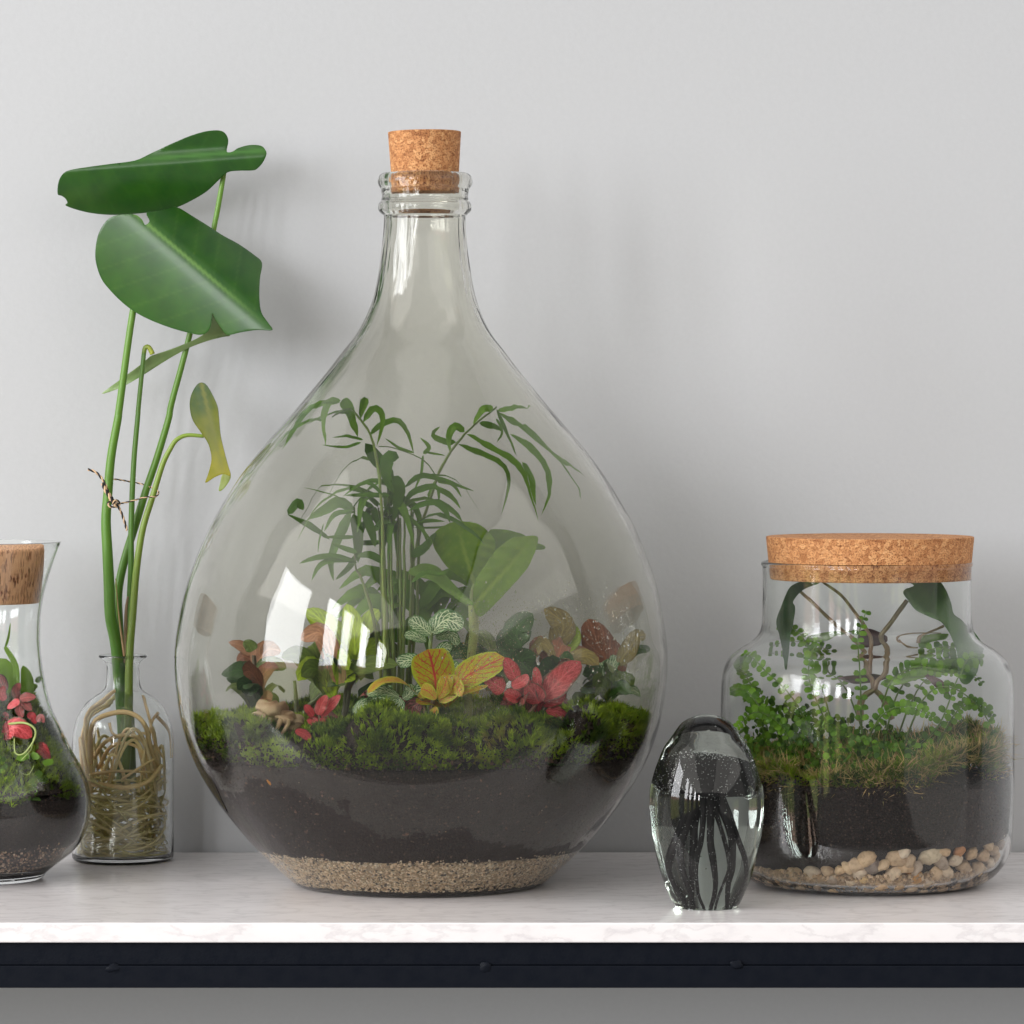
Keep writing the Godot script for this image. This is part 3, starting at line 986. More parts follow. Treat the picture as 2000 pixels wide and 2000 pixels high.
	for q in [[[[782, 1362], [772, 1388], [760, 1424]], 38], [[[778, 1366], [752, 1364], [722, 1380]], 28], [[[780, 1362], [748, 1350], [716, 1356]], 26], [[[786, 1364], [800, 1352], [798, 1336]], 26], [[[770, 1376], [735, 1390], [712, 1410]], 30], [[[690, 1392], [712, 1376], [740, 1390]], 26]]:
		leaf(root, q[0], 0.09 + rng.randf_range(-0.01, 0.012), q[1], m, Vector3(rng.randf_range(-0.3, 0.3), 0.7, 1), Vector2(0.6, 0.5), 0.2, 0.04)
	for q in [[[[702, 1404], [716, 1420], [718, 1440]], 22], [[[712, 1400], [730, 1412], [728, 1440]], 20]]:
		leaf(root, q[0], 0.085, q[1], mat.maroon_veins, Vector3(0, 0.6, 1), Vector2(0.6, 0.5), 0.2, 0.04)
	stem(root, [[782, 1362], [778, 1390], [770, 1424]], 0.088, 6, 8, Color(0.14, 0.2, 0.08), Color(0.1, 0.1, 0.05))
	# a fallen leaf on the moss
	root = thing("fallen_leaf", "crimson fallen leaf lying on the moss left of centre in the demijohn", "leaf", at(592, 1436, 0.13))
	leaf(root, [[578, 1426], [594, 1432], [608, 1444]], 0.132, 22, mat.crimson_veins, Vector3(0, 0.8, 1), Vector2(0.6, 0.55), 0.15, 0.02, Color.WHITE, Color.WHITE, "blade")


func filler_plants() -> void:
	var tones := {"yellow_leaf": Color(0.30, 0.42, 0.015), "olive_leaf": Color(0.10, 0.15, 0.02), "peach_leaf": Color(0.42, 0.21, 0.12), "brown_leaf": Color(0.24, 0.09, 0.045), "dark_leaf": Color(0.03, 0.08, 0.014), "khaki_leaf": Color(0.22, 0.17, 0.05)}
	for k in tones:
		var c: Color = tones[k]
		vein_texture(k, c * 0.8, c * 1.15, c * 1.5, c * 0.8, 0.10, 0.07, Color(c.r * 1.2, c.g * 1.2, c.b * 1.2) / maxf(c.r, c.g) * 0.4)
	var yellow := "yellow_leaf"
	var olive := "olive_leaf"
	var peach := "peach_leaf"
	var brown := "brown_leaf"
	var dark := "dark_leaf"
	var root := thing("leafy_plant", "bushy plant with yellow green and olive leaves left of the palm canes", "plant", at(672, 1400, 0.02))
	bush(root, 640, 1370, 0.03, 14, 86, 44, [mat[olive], mat[dark], mat[yellow], mat[olive]], 0.8)
	bush(root, 700, 1330, -0.02, 10, 80, 40, [mat[yellow], mat[olive]], 0.9)
	for q in [[[[690, 1285], [640, 1225], [600, 1190]], 52, yellow], [[[694, 1280], [690, 1225], [676, 1180]], 44, yellow], [[[684, 1300], [640, 1290], [600, 1262]], 46, yellow], [[[688, 1300], [720, 1268], [748, 1255]], 42, yellow], [[[676, 1312], [630, 1300], [575, 1292]], 44, olive],
			[[[680, 1318], [640, 1316], [600, 1326]], 36, olive], [[[690, 1312], [730, 1296], [776, 1300]], 36, olive], [[[640, 1342], [622, 1345], [616, 1382]], 42, olive], [[[668, 1340], [630, 1240], [588, 1250]], 44, peach], [[[690, 1270], [720, 1212], [738, 1190]], 34, yellow], [[[678, 1330], [650, 1330], [630, 1340]], 26, dark], [[[700, 1360], [730, 1345], [752, 1352]], 30, dark]]:
		leaf(root, q[0], 0.02 + rng.randf_range(-0.03, 0.03), q[1], mat[q[2]], Vector3(rng.randf_range(-0.4, 0.4), 0.5, 1), Vector2(0.5, 0.72), 0.2, 0.05)
	for q in [[[690, 1288], [684, 1340], [672, 1404]], [[680, 1318], [676, 1350], [672, 1404]], [[644, 1340], [600, 1380], [590, 1404]], [[760, 1294], [700, 1322], [680, 1350]], [[575, 1330], [578, 1370], [580, 1404]]]:
		stem(root, q, 0.015, 7, 10, Color(0.12, 0.16, 0.06), Color(0.09, 0.08, 0.05))
	root = thing("leafy_plant", "small plant with dark and pinkish brown leaves at the far left inside the demijohn", "plant", at(500, 1410, -0.04))
	bush(root, 500, 1390, -0.02, 11, 74, 36, [mat[olive], mat[dark], mat[brown]], 0.7)
	for q in [[[[498, 1318], [470, 1310], [432, 1318]], 40, dark], [[[500, 1320], [480, 1332], [440, 1326]], 26, dark], [[[494, 1282], [470, 1262], [446, 1254]], 22, peach], [[[500, 1295], [480, 1285], [464, 1292]], 30, brown], [[[498, 1275], [490, 1262], [474, 1256]], 26, olive], [[[500, 1300], [520, 1270], [548, 1268]], 34, peach], [[[502, 1310], [530, 1296], [560, 1306]], 34, olive]]:
		leaf(root, q[0], -0.04 + rng.randf_range(-0.02, 0.02), q[1], mat[q[2]], Vector3(rng.randf_range(-0.4, 0.4), 0.5, 1), Vector2(0.5, 0.72), 0.2, 0.05)
	stem(root, [[500, 1282], [497, 1340], [500, 1412]], -0.04, 6, 8, Color(0.14, 0.1, 0.06), Color(0.1, 0.07, 0.05))
	root = thing("leafy_plant", "tall plant with dark green and olive brown leaves behind the crimson nerve plant", "plant", at(1050, 1410, -0.02))
	bush(root, 960, 1350, -0.02, 13, 84, 44, [mat[dark], mat[olive], mat[dark]], 0.8)
	bush(root, 1090, 1350, 0.0, 12, 80, 40, [mat[dark], mat.khaki_leaf, mat[brown]], 0.8)
	for q in [[[[1020, 1262], [1010, 1230], [1040, 1200]], 56, dark], [[[1020, 1270], [990, 1262], [985, 1225]], 46, dark], [[[1085, 1262], [1100, 1222], [1062, 1190]], 50, "khaki_leaf"], [[[1100, 1280], [1120, 1240], [1102, 1215]], 34, yellow], [[[1040, 1320], [1020, 1290], [1050, 1280]], 60, dark], [[[1060, 1330], [1075, 1300], [1062, 1282]], 50, dark], [[[1080, 1310], [1110, 1280], [1150, 1272]], 34, "peach_leaf"], [[[1060, 1300], [1080, 1275], [1110, 1268]], 36, "khaki_leaf"]]:
		leaf(root, q[0], -0.02 + rng.randf_range(-0.03, 0.03), q[1], mat[q[2]], Vector3(rng.randf_range(-0.4, 0.4), 0.5, 1), Vector2(0.5, 0.72), 0.2, 0.05)
	for q in [[[1020, 1268], [1035, 1340], [1050, 1412]], [[1090, 1265], [1075, 1340], [1055, 1412]], [[1045, 1320], [1050, 1360], [1052, 1412]]]:
		stem(root, q, -0.02, 6, 9, Color(0.12, 0.1, 0.05), Color(0.1, 0.07, 0.05))
	root = thing("leafy_plant", "plant with large reddish brown leaf and small green leaves at the right inside the demijohn", "plant", at(1190, 1410, -0.03))
	bush(root, 1180, 1372, 0.0, 13, 70, 34, [mat[olive], mat[dark], mat.green_white_veins], 0.7)
	for q in [[[[1210, 1330], [1180, 1280], [1150, 1210]], 84, brown], [[[1212, 1300], [1240, 1250], [1262, 1240]], 36, "khaki_leaf"], [[[1205, 1295], [1235, 1272], [1270, 1265]], 26, dark], [[[1190, 1330], [1165, 1312], [1140, 1316]], 30, dark], [[[1192, 1330], [1200, 1310], [1190, 1300]], 24, dark], [[[1188, 1340], [1160, 1345], [1150, 1370]], 30, olive], [[[1190, 1340], [1180, 1330], [1140, 1340]], 26, olive], [[[1150, 1380], [1135, 1360], [1128, 1380]], 30, olive]]:
		leaf(root, q[0], -0.03 + rng.randf_range(-0.02, 0.02), q[1], mat[q[2]], Vector3(rng.randf_range(-0.4, 0.4), 0.5, 1), Vector2(0.5, 0.72), 0.2, 0.05)
	stem(root, [[1208, 1320], [1196, 1360], [1190, 1412]], -0.03, 6, 8, Color(0.14, 0.1, 0.06), Color(0.1, 0.07, 0.05))
	stem(root, [[1150, 1370], [1165, 1390], [1185, 1412]], -0.03, 4, 6, Color(0.14, 0.16, 0.08), Color(0.1, 0.07, 0.05))
	root = thing("leafy_plant", "low pale veined plant at the moss edge right of the crimson nerve plant", "plant", at(1130, 1436, 0.07))
	for q in [[[[1140, 1440], [1110, 1420], [1070, 1426]], 30], [[[1140, 1440], [1145, 1405], [1120, 1396]], 30], [[[1142, 1440], [1165, 1410], [1160, 1396]], 28], [[[1138, 1444], [1110, 1446], [1090, 1440]], 22]]:
		leaf(root, q[0], 0.07 + rng.randf_range(-0.01, 0.01), q[1], mat.green_white_veins, Vector3(rng.randf_range(-0.4, 0.4), 0.8, 1), Vector2(0.6, 0.5), 0.15, 0.03)

	# driftwood
	root = thing("driftwood", "pale weathered driftwood knob with short root stubs left of centre in the demijohn", "driftwood", at(545, 1432, 0.08))
	var s := Shape.new()
	var t := Transform3D(Basis(Vector3(0, 0, 1), -0.2), at(548, 1398, 0.08))
	s.add(stone(Vector3(0.012, 0.0085, 0.012), 1.3, 4.0, 14, 20), t.translated_local(Vector3(-0.004, 0.001, 0)))
	s.add(stone(Vector3(0.010, 0.0062, 0.010), 1.3, 9.0, 14, 20), t.translated_local(Vector3(0.0085, -0.002, 0.002)))
	s.add(stone(Vector3(0.0065, 0.004, 0.007), 1.3, 14.0, 12, 16), t.translated_local(Vector3(-0.013, -0.003, 0.003)))
	for i in s.v.size():
		s.c[i] = Color(0.55, 0.42, 0.28).lerp(Color(0.3, 0.18, 0.1), clampf(0.35 + 1.9 * noise.get_noise_3dv(s.v[i] * 5200.0), 0, 1))
	part(root, "knob", s, mat.grains)
	for q in [[[520, 1398], [512, 1404], [508, 1416]], [[552, 1404], [546, 1415], [540, 1432]], [[566, 1404], [562, 1416], [552, 1434]], [[530, 1402], [528, 1412], [534, 1424]]]:
		stem(root, q, 0.092, 13, 6, Color(0.5, 0.36, 0.22), Color(0.55, 0.4, 0.24), "root_stub")


func sprig(spread: float, blades: int, thin := 0.11) -> Shape:   # one small tuft of moss, unit high
	var s := Shape.new()
	for i in blades:
		var a := TAU * i / blades + rng.randf_range(-0.4, 0.4)
		var out := Vector3(cos(a), 0, sin(a))
		var side := Vector3(-sin(a), 0, cos(a)) * thin
		var lean := spread * rng.randf_range(0.3, 1.0)
		var h := rng.randf_range(0.6, 1.0)
		var mid := out * lean * 0.35 + Vector3(0, h * 0.55, 0)
		var tip := out * lean + Vector3(0, h, 0)
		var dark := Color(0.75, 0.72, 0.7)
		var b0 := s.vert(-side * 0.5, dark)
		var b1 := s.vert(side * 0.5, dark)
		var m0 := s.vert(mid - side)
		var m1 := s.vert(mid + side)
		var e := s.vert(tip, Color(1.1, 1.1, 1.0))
		s.quad(b0, b1, m1, m0)
		s.tri(m0, m1, e)
	return s


func upright(p: Vector3, up: Vector3, height: float, girth: float) -> Transform3D:
	var y := up.normalized()
	var x := y.cross(Vector3(0.3, 0.1, 0.9)).normalized().rotated(y, rng.randf() * TAU)
	return Transform3D(Basis(x * girth, y * height, x.cross(y) * girth), p)


var cushions := FastNoiseLite.new()


func cushion(x: float, z: float) -> float:   # 1 in the middle of a moss cushion, 0 in the creases between them
	cushions.noise_type = FastNoiseLite.TYPE_CELLULAR
	cushions.fractal_type = FastNoiseLite.FRACTAL_NONE
	cushions.cellular_return_type = FastNoiseLite.RETURN_DISTANCE
	cushions.frequency = 0.045
	cushions.seed = 4
	var d := clampf((cushions.get_noise_2d(x * 1000.0, z * 1000.0) + 1.0) * 1.15, 0, 1)
	return 1.0 - d * d


func moss_tint(p: Vector3, dry: float) -> Color:
	var k := clampf(0.5 + 1.6 * noise.get_noise_3dv(p * 2600.0), 0, 1)
	var c := Color(0.04, 0.09, 0.005).lerp(Color(0.36, 0.50, 0.018), k * rng.randf_range(0.6, 1.1))
	var d := clampf(noise.get_noise_3dv(p * 1500.0 + Vector3(900, 0, 0)) * 3.0 - 0.9 + dry, 0, 1)
	return c.lerp(Color(0.26, 0.15, 0.05), d * rng.randf_range(0.3, 1.0))


func grain_mesh(seed_: float) -> Mesh:
	return stone(Vector3(1, 0.8, 0.9), 0.9, seed_, 4, 6).mesh(true)


func wall_grains(axis: float, z: float, radius: Callable, y0: float, y1: float, count: int, lo: float, hi: float, tints: Array, wave: float) -> Array:   # grains pressed against the inside of a round wall
	var where := []
	var cols := []
	for i in count:
		var a := rng.randf() * TAU
		var top := y1 + wave * noise.get_noise_2d(cos(a) * 220.0, sin(a) * 220.0)
		var y := rng.randf_range(y0, top)
		var s := rng.randf_range(lo, hi) * 0.5
		var r: float = radius.call(y) - s * rng.randf_range(0.9, 2.2)
		var b := Basis.from_euler(Vector3(rng.randf() * TAU, rng.randf() * TAU, rng.randf() * TAU)).scaled_local(Vector3(s, s, s))
		where.append(Transform3D(b, Vector3(axis + r * cos(a), y, z + r * sin(a))))
		var c: Color = tints[rng.randi() % tints.size()]
		cols.append(c * rng.randf_range(0.7, 1.2))
	return [where, cols]


func demijohn_ground() -> void:
	# coarse sand
	var tints := [Color(0.70, 0.56, 0.40), Color(0.64, 0.49, 0.33), Color(0.80, 0.68, 0.52), Color(0.56, 0.41, 0.27), Color(0.7, 0.6, 0.47), Color(0.42, 0.3, 0.2), Color(0.76, 0.6, 0.42), Color(0.10, 0.085, 0.08)]
	var g := wall_grains(BOTTLE_X, 0.0, bottle_radius, 0.0068, 0.033, 14000, 0.0014, 0.0032, tints, 0.004)
	scatter("sand_grains", grain_mesh(1.0), mat.grains, g[0], g[1]).set_meta("label", "coarse beige sand grains against the foot of the demijohn")
	get_child(get_child_count() - 1).set_meta("category", "sand")
	# soil crumbs
	g = wall_grains(BOTTLE_X, 0.0, func(y: float) -> float: return bottle_radius(y) + 0.0002, 0.034, 0.122, 17000, 0.0006, 0.0019, [Color(0.018, 0.010, 0.009), Color(0.012, 0.007, 0.006), Color(0.04, 0.023, 0.018), Color(0.008, 0.005, 0.005), Color(0.10, 0.06, 0.04), Color(0.012, 0.008, 0.007)], 0.002)
	var lumps := wall_grains(BOTTLE_X, 0.0, func(y: float) -> float: return bottle_radius(y) + 0.0004, 0.036, 0.112, 2600, 0.0018, 0.0046, [Color(0.015, 0.009, 0.008), Color(0.03, 0.018, 0.014), Color(0.07, 0.04, 0.03), Color(0.008, 0.006, 0.005), Color(0.12, 0.065, 0.04), Color(0.012, 0.008, 0.007)], 0.002)
	var extra := wall_grains(BOTTLE_X, 0.0, bottle_radius, 0.04, 0.115, 110, 0.0007, 0.0018, [Color(0.5, 0.42, 0.34), Color(0.25, 0.13, 0.07), Color(0.3, 0.2, 0.1)], 0.0)
	scatter("soil_crumbs", grain_mesh(2.0), mat.grains, g[0] + lumps[0] + extra[0], g[1] + lumps[1] + extra[1]).set_meta("label", "dark soil crumbs pressed against the demijohn wall")
	get_child(get_child_count() - 1).set_meta("category", "soil")
	# moss: cushions over the soil and down along the wall
	var mounds := [[400, 1440, 0.02, 62, 0.030], [470, 1440, 0.09, 70, 0.030], [545, 1455, 0.11, 60, 0.008], [640, 1455, 0.13, 75, 0.018], [745, 1448, 0.145, 85, 0.038], [825, 1448, 0.145, 55, 0.030], [930, 1462, 0.14, 60, 0.008], [1010, 1455, 0.135, 70, 0.034], [1085, 1452, 0.12, 60, 0.024], [1150, 1452, 0.09, 70, 0.040], [1220, 1430, 0.03, 70, 0.034], [1180, 1430, -0.06, 90, 0.026], [450, 1425, -0.06, 90, 0.022], [620, 1420, -0.1, 120, 0.016], [850, 1415, -0.12, 150, 0.016], [1030, 1420, -0.1, 120, 0.018]]
	var hills := []
	for q in mounds:
		hills.append([at(q[0], q[1], q[2]), q[3] * 0.0004, q[4]])
	var level := func(x: float, z: float) -> float:
		var low := 0.1225 - 0.017 * smoothstep(0.11, 0.178, Vector2(x - BOTTLE_X, z).length())
		var h := low + 0.0055 * noise.get_noise_2d(x * 1500.0, z * 1500.0)
		h += 0.010 * cushion(x, z) - 0.003
		for q in hills:
			var d: float = Vector2(x - q[0].x, z - q[0].z).length() / q[1]
			if d < 1.0:
				h = maxf(h, low + q[2] * sqrt(1.0 - d * d) * (0.45 + 0.5 * cushion(x, z)))
		return h
	var where := []
	var cols := []
	var where2 := []
	var cols2 := []
	# places where the cushions part and the soil shows
	var gaps := [[585, 0.013], [902, 0.015], [690, 0.005], [1128, 0.007], [458, 0.008]]
	var parted := func(x: float, z: float) -> bool:
		for q in gaps:
			var m: float = at(q[0], 1450, 0.14).x + 0.012 * noise.get_noise_2d(z * 1800.0, q[0])
			if z > 0.055 and absf(x - m) < q[1] * (0.6 + 0.8 * rng.randf()) * smoothstep(0.05, 0.12, z):
				return true
		return false
	var i := 0
	while where.size() + where2.size() < 17000 and i < 70000:
		i += 1
		var a := rng.randf() * TAU
		var r := 0.183 * sqrt(rng.randf())
		var x := BOTTLE_X + r * cos(a)
		var z := r * sin(a)
		if parted.call(x, z) and rng.randf() < 0.92:
			continue
		var h: float = level.call(x, z)
		if cushion(x, z) < 0.22 and rng.randf() < 0.85:
			continue
		if h < 0.125 - 0.017 * smoothstep(0.11, 0.178, r) and rng.randf() < 0.5:
			continue
		if r > bottle_radius(h) - 0.002:
			continue
		var p := Vector3(x, h, z)
		var up := Vector3((level.call(x - 0.003, z) - level.call(x + 0.003, z)) * 120.0, 1.0, (level.call(x, z - 0.003) - level.call(x, z + 0.003)) * 120.0) + Vector3(rng.randf_range(-0.5, 0.5), 0, rng.randf_range(-0.5, 0.5))
		var kind := noise.get_noise_2d(x * 800.0 + 50.0, z * 800.0) > 0.0
		var t := upright(p - up.normalized() * 0.002, up, rng.randf_range(0.006, 0.0115), rng.randf_range(0.004, 0.0065))
		if kind:
			where.append(t)
			cols.append(moss_tint(p, 0.0))
		else:
			where2.append(t)
			cols2.append(moss_tint(p, 0.15))
	# the skirt along the glass
	for k in 15000:
		var a := rng.randf() * TAU
		if cushion(BOTTLE_X + 0.176 * cos(a), 0.176 * sin(a)) < 0.25 and rng.randf() < 0.8:
			continue
		var x := BOTTLE_X + 0.176 * cos(a)
		var z := 0.176 * sin(a)
		if parted.call(x, z) and rng.randf() < 0.95:
			continue
		var h: float = level.call(x, z)
		var deep := 0.004 + (h - 0.106) * 0.9 + 0.030 * maxf(0.0, 0.08 + noise.get_noise_2d(cos(a) * 380.0, sin(a) * 380.0) * 1.6) + 0.022 * smoothstep(0.75, 0.95, absf(cos(a)))
		if h < 0.109:
			deep = 0.003
		var y := h - deep * pow(rng.randf(), 1.3)
		var r := bottle_radius(y) - rng.randf_range(0.0042, 0.0105)
		var p := Vector3(BOTTLE_X + r * cos(a), y, r * sin(a))
		var up := Vector3(cos(a) * 0.25, 1.0, sin(a) * 0.25) + Vector3(rng.randf_range(-0.6, 0.6), rng.randf_range(-0.4, 0.2), rng.randf_range(-0.6, 0.6))
		var t := upright(p, up, rng.randf_range(0.005, 0.0095), rng.randf_range(0.003, 0.0055))
		if k % 2:
			where.append(t)
			cols.append(moss_tint(p, 0.25 * clampf((h - y) / 0.03, 0, 1)))
		else:
			where2.append(t)
			cols2.append(moss_tint(p, 0.5 * clampf((h - y) / 0.03, 0, 1)))
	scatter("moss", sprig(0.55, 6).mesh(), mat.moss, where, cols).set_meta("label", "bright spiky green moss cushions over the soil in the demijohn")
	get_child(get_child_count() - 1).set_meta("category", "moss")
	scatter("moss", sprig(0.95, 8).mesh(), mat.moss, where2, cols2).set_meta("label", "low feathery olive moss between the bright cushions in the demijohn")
	get_child(get_child_count() - 1).set_meta("category", "moss")
	# mounds of soil under the moss
	var s := Shape.new()
	var n := 72
	for iz in n + 1:
		for ix in n + 1:
			var x := BOTTLE_X + (float(ix) / n * 2.0 - 1.0) * 0.18
			var z := (float(iz) / n * 2.0 - 1.0) * 0.18
			s.vert(Vector3(x, level.call(x, z) - 0.001, z))
	for iz in n:
		for ix in n:
			var a := iz * (n + 1) + ix
			var ok := true
			for k in [a, a + 1, a + n + 1, a + n + 2]:
				if Vector2(s.v[k].x - BOTTLE_X, s.v[k].z).length() > bottle_radius(s.v[k].y) - 0.003:
					ok = false
			if ok:
				s.quad(a, a + n + 1, a + n + 2, a + 1)
	single("soil", s.mesh(), mat.soil, "uneven dark soil surface under the moss in the demijohn", "soil", "", "stuff")
	# two crumbs that catch the eye
	var c := stone(Vector3(0.0022, 0.0028, 0.002), 0.8, 8.0)
	var o := single("bark_chip", c.mesh(), plain("orange_bark", 0.5, 0.2, 0.03, 0.8), "small orange bark chip in the soil at the left of the demijohn", "bark chip")
	var q := at(539, 1522, 0.125)
	var flat := Vector2(q.x - BOTTLE_X, q.z).normalized() * (bottle_radius(q.y) - 0.002)
	o.position = Vector3(BOTTLE_X + flat.x, q.y, flat.y)


func condensation() -> void:   # droplets of water on the inside of the big bottle, thickest at the right
	var where := []
	var cols := []
	for i in 5200:
		var fog := i > 1500
		var px := rng.randfn(930.0, 34.0) if fog else rng.randf_range(860.0, 1292.0)
		var py := rng.randfn(1330.0, 75.0) if fog else 1160.0 + absf(rng.randfn(0.0, 95.0)) + rng.randf_range(-25.0, 25.0)
		if not fog and px < 1000.0 and rng.randf() < 0.6:
			continue
		if py < 1100.0 or py > 1470.0:
			continue
		var z := 0.15
		var p := Vector3.ZERO
		for k in 4:
			p = at(px, py, z)
			var r := bottle_radius(p.y)
			z = sqrt(maxf(1e-6, r * r - (p.x - BOTTLE_X) * (p.x - BOTTLE_X)))
		p.z = z
		var out := Vector3(p.x - BOTTLE_X, 0, p.z).normalized()
		var s := rng.randf_range(0.00010, 0.00024) if fog else rng.randf_range(0.00015, 0.00034) * (1.0 + 1.6 * pow(rng.randf(), 5.0))
		var up := Vector3.UP
		var side := up.cross(out).normalized()
		where.append(Transform3D(Basis(side * s, up * s * rng.randf_range(1.0, 1.7), out * s * 0.7), p + out * 0.0004))
		cols.append(Color.WHITE)
	var o := scatter("water_droplets", stone(Vector3.ONE, 0.0, 1.0, 6, 8).mesh(), mat.droplet, where, cols)
	o.set_meta("label", "condensation droplets inside the right half of the demijohn")
	o.set_meta("category", "droplets")


# ---- the cutting in its small bottle

func vase() -> void:
	var vx := -0.3197
	var vz := -0.155
	var u := 0.000421
	var p := PackedVector2Array([Vector2(0, 0.0022), Vector2(0.03, 0.0018), Vector2(0.036, 0.0)])
	var outer := curve2([[91, 1680], [97, 1675], [99, 1660], [99, 1560], [99.5, 1470], [97, 1430], [89, 1400], [73, 1374], [56, 1360], [40, 1349], [33.5, 1336], [32, 1310], [33, 1296], [40, 1289], [46.5, 1284], [47, 1281], [45, 1279.5], [41, 1282], [33, 1290], [29.5, 1300]], 70)
	for q in outer:
		p.append(Vector2(q.x * u, (1680.6 - q.y) * u))
	for q in curve2([[28.5, 1312], [30, 1340], [37, 1353], [53, 1365], [70, 1379], [85, 1403], [93, 1432], [95, 1470], [94.5, 1560], [94, 1655], [88, 1668], [60, 1671], [0.0, 1670]], 40):
		p.append(Vector2(maxf(q.x, 0.0) * u, (1680.6 - q.y) * u))
	var t := thing("glass_bottle", "small round shouldered clear glass bottle holding the big leaved cutting", "bottle", Vector3(vx, 0, vz))
	put("glass_body", lathe(p, 80, 0.0003, 0.0, 2.0).mesh(), mat.clear_glass, t)
	var w := PackedVector2Array([Vector2(0, 0.0040), Vector2(0.0355, 0.0055), Vector2(0.0382, 0.010), Vector2(0.0390, 0.02), Vector2(0.0391, 0.06), Vector2(0.0393, 0.0735), Vector2(0.0390, 0.0728), Vector2(0, 0.0728)])
	var wo := single("water", lathe(w, 64).mesh(), mat.water, "clear yellowish water around the tangled roots in the small bottle", "water", "", "stuff")
	wo.position = Vector3(vx, 0, vz)

	var root := thing("swiss_cheese_plant", "cutting with big glossy green leaves and long stems standing in the small bottle", "plant", at(243, 1525, vz))
	var c0 := Color(0.12, 0.26, 0.025)
	var c1 := Color(0.07, 0.18, 0.02)
	stem(root, [[246, 1500, -0.012], [240, 1400, -0.010], [228, 1266, -0.005], [216, 1204], [213, 1142], [210, 1080], [207, 1017], [211, 961], [217, 893], [230, 819], [234, 790], [259, 612], [280, 520, -0.012], [286, 445, -0.02]], -0.145, 27, 11, c1, c0, "stem", 12, 60)
	stem(root, [[246, 1430], [250, 1290], [252, 1204], [256, 1111], [256, 1048], [258, 971], [262, 893], [269, 815], [271, 790], [281, 690]], -0.152, 14, 9, c1, Color(0.09, 0.2, 0.03), "stem", 10, 40)
	stem(root, [[281, 692], [283, 680], [289, 677], [294, 683], [298, 692]], -0.152, 9, 10, Color(0.12, 0.22, 0.03), Color(0.42, 0.46, 0.06), "stem", 8, 12)
	stem(root, [[240, 1430], [236, 1290], [232, 1219], [231, 1157], [243, 1095], [267, 1017], [286, 955], [307, 893], [329, 819], [336, 784], [370, 656], [418, 445], [440, 322]], -0.162, 20, 10, c1, c0, "stem", 12, 60)
	stem(root, [[243, 1524], [249, 1440], [251, 1390], [253, 1281], [259, 1204], [267, 1110], [279, 1033], [298, 971], [317, 909], [332, 878], [345, 859], [366, 850], [398, 852]], -0.140, 19, 7, Color(0.12, 0.18, 0.03), Color(0.22, 0.33, 0.04), "stem", 12, 60)
	stem(root, [[246, 1528], [247, 1480], [247, 1400], [238, 1350], [236, 1290]], -0.155, 42, 20, Color(0.10, 0.17, 0.03), Color(0.09, 0.15, 0.03), "stem", 14, 24)
	stem(root, [[246, 1290], [246, 1200], [250, 1165]], -0.150, 10, 4, Color(0.3, 0.2, 0.11), Color(0.24, 0.17, 0.09), "dry_sheath", 8, 10)
	stem(root, [[243, 1282], [232, 1200], [226, 1130]], -0.139, 5, 2, Color(0.36, 0.22, 0.12), Color(0.2, 0.2, 0.05), "dry_sheath", 6, 10)

	# leaves
	var k := 0.31056
	var from := func(pts: Array) -> Array:
		return pts.map(func(q): return [q[0] * k, 200.0 + q[1] * k])
	var deep := Color(0.016, 0.070, 0.008)
	var light := Color(0.027, 0.10, 0.011)
	var rib := Color(0.14, 0.26, 0.05)
	broad(root, from.call([[362, 575], [368, 500], [398, 447], [445, 424], [560, 405], [700, 386], [850, 365], [950, 320], [1080, 260], [1200, 210], [1300, 182], [1380, 178], [1420, 200], [1436, 245], [1426, 308], [1460, 310], [1500, 286], [1570, 268], [1640, 272], [1670, 300], [1675, 328], [1655, 375], [1622, 413], [1590, 428], [1500, 430], [1432, 440], [1380, 485], [1300, 560], [1200, 620], [1100, 664], [980, 686], [850, 701], [720, 708], [600, 700], [500, 680], [415, 650], [424, 632], [412, 606], [388, 588]]),
		from.call([[1425, 318], [700, 372]]), -0.150, Vector2(0.9, -0.9), Vector2(0.10, 0.5), deep, light, Color(0.05, 0.15, 0.025), mat.waxy_leaf, 5.0, "leaf", 5.0, 0.6)
	broad(root, from.call([[912, 770], [892, 735], [850, 706], [780, 704], [700, 720], [650, 768], [615, 840], [600, 930], [604, 1010], [638, 1110], [700, 1190], [780, 1268], [860, 1325], [960, 1375], [1080, 1420], [1190, 1450], [1262, 1462], [1308, 1440], [1328, 1390], [1335, 1330], [1352, 1362], [1390, 1420], [1430, 1462], [1520, 1445], [1620, 1431], [1712, 1432], [1690, 1390], [1645, 1322], [1632, 1230], [1635, 1110], [1648, 1010], [1600, 960], [1500, 890], [1400, 835], [1300, 770], [1200, 708], [1115, 660], [1050, 670], [980, 684], [922, 694], [940, 745]]),
		from.call([[925, 762], [1690, 1412]]), -0.128, Vector2(-0.40, -0.85), Vector2(0.10, 0.30), deep, light, Color(0.10, 0.21, 0.04), mat.waxy_leaf, 5.0, "leaf", 6.0, 0.9)
	broad(root, from.call([[640, 1832], [760, 1742], [880, 1655], [945, 1600], [975, 1588], [1100, 1545], [1240, 1486], [1300, 1440], [1326, 1380], [1333, 1330], [1350, 1345], [1390, 1420], [1448, 1464], [1400, 1476], [1300, 1502], [1180, 1548], [1050, 1620], [900, 1715], [760, 1792]]),
		from.call([[1440, 1462], [640, 1832]]), -0.150, Vector2(1.6, 1.6), Vector2(0.25, 0.0), Color(0.22, 0.33, 0.12), Color(0.28, 0.38, 0.15), Color(0.12, 0.2, 0.06), mat.waxy_leaf, 5.0, "leaf", 4.0)
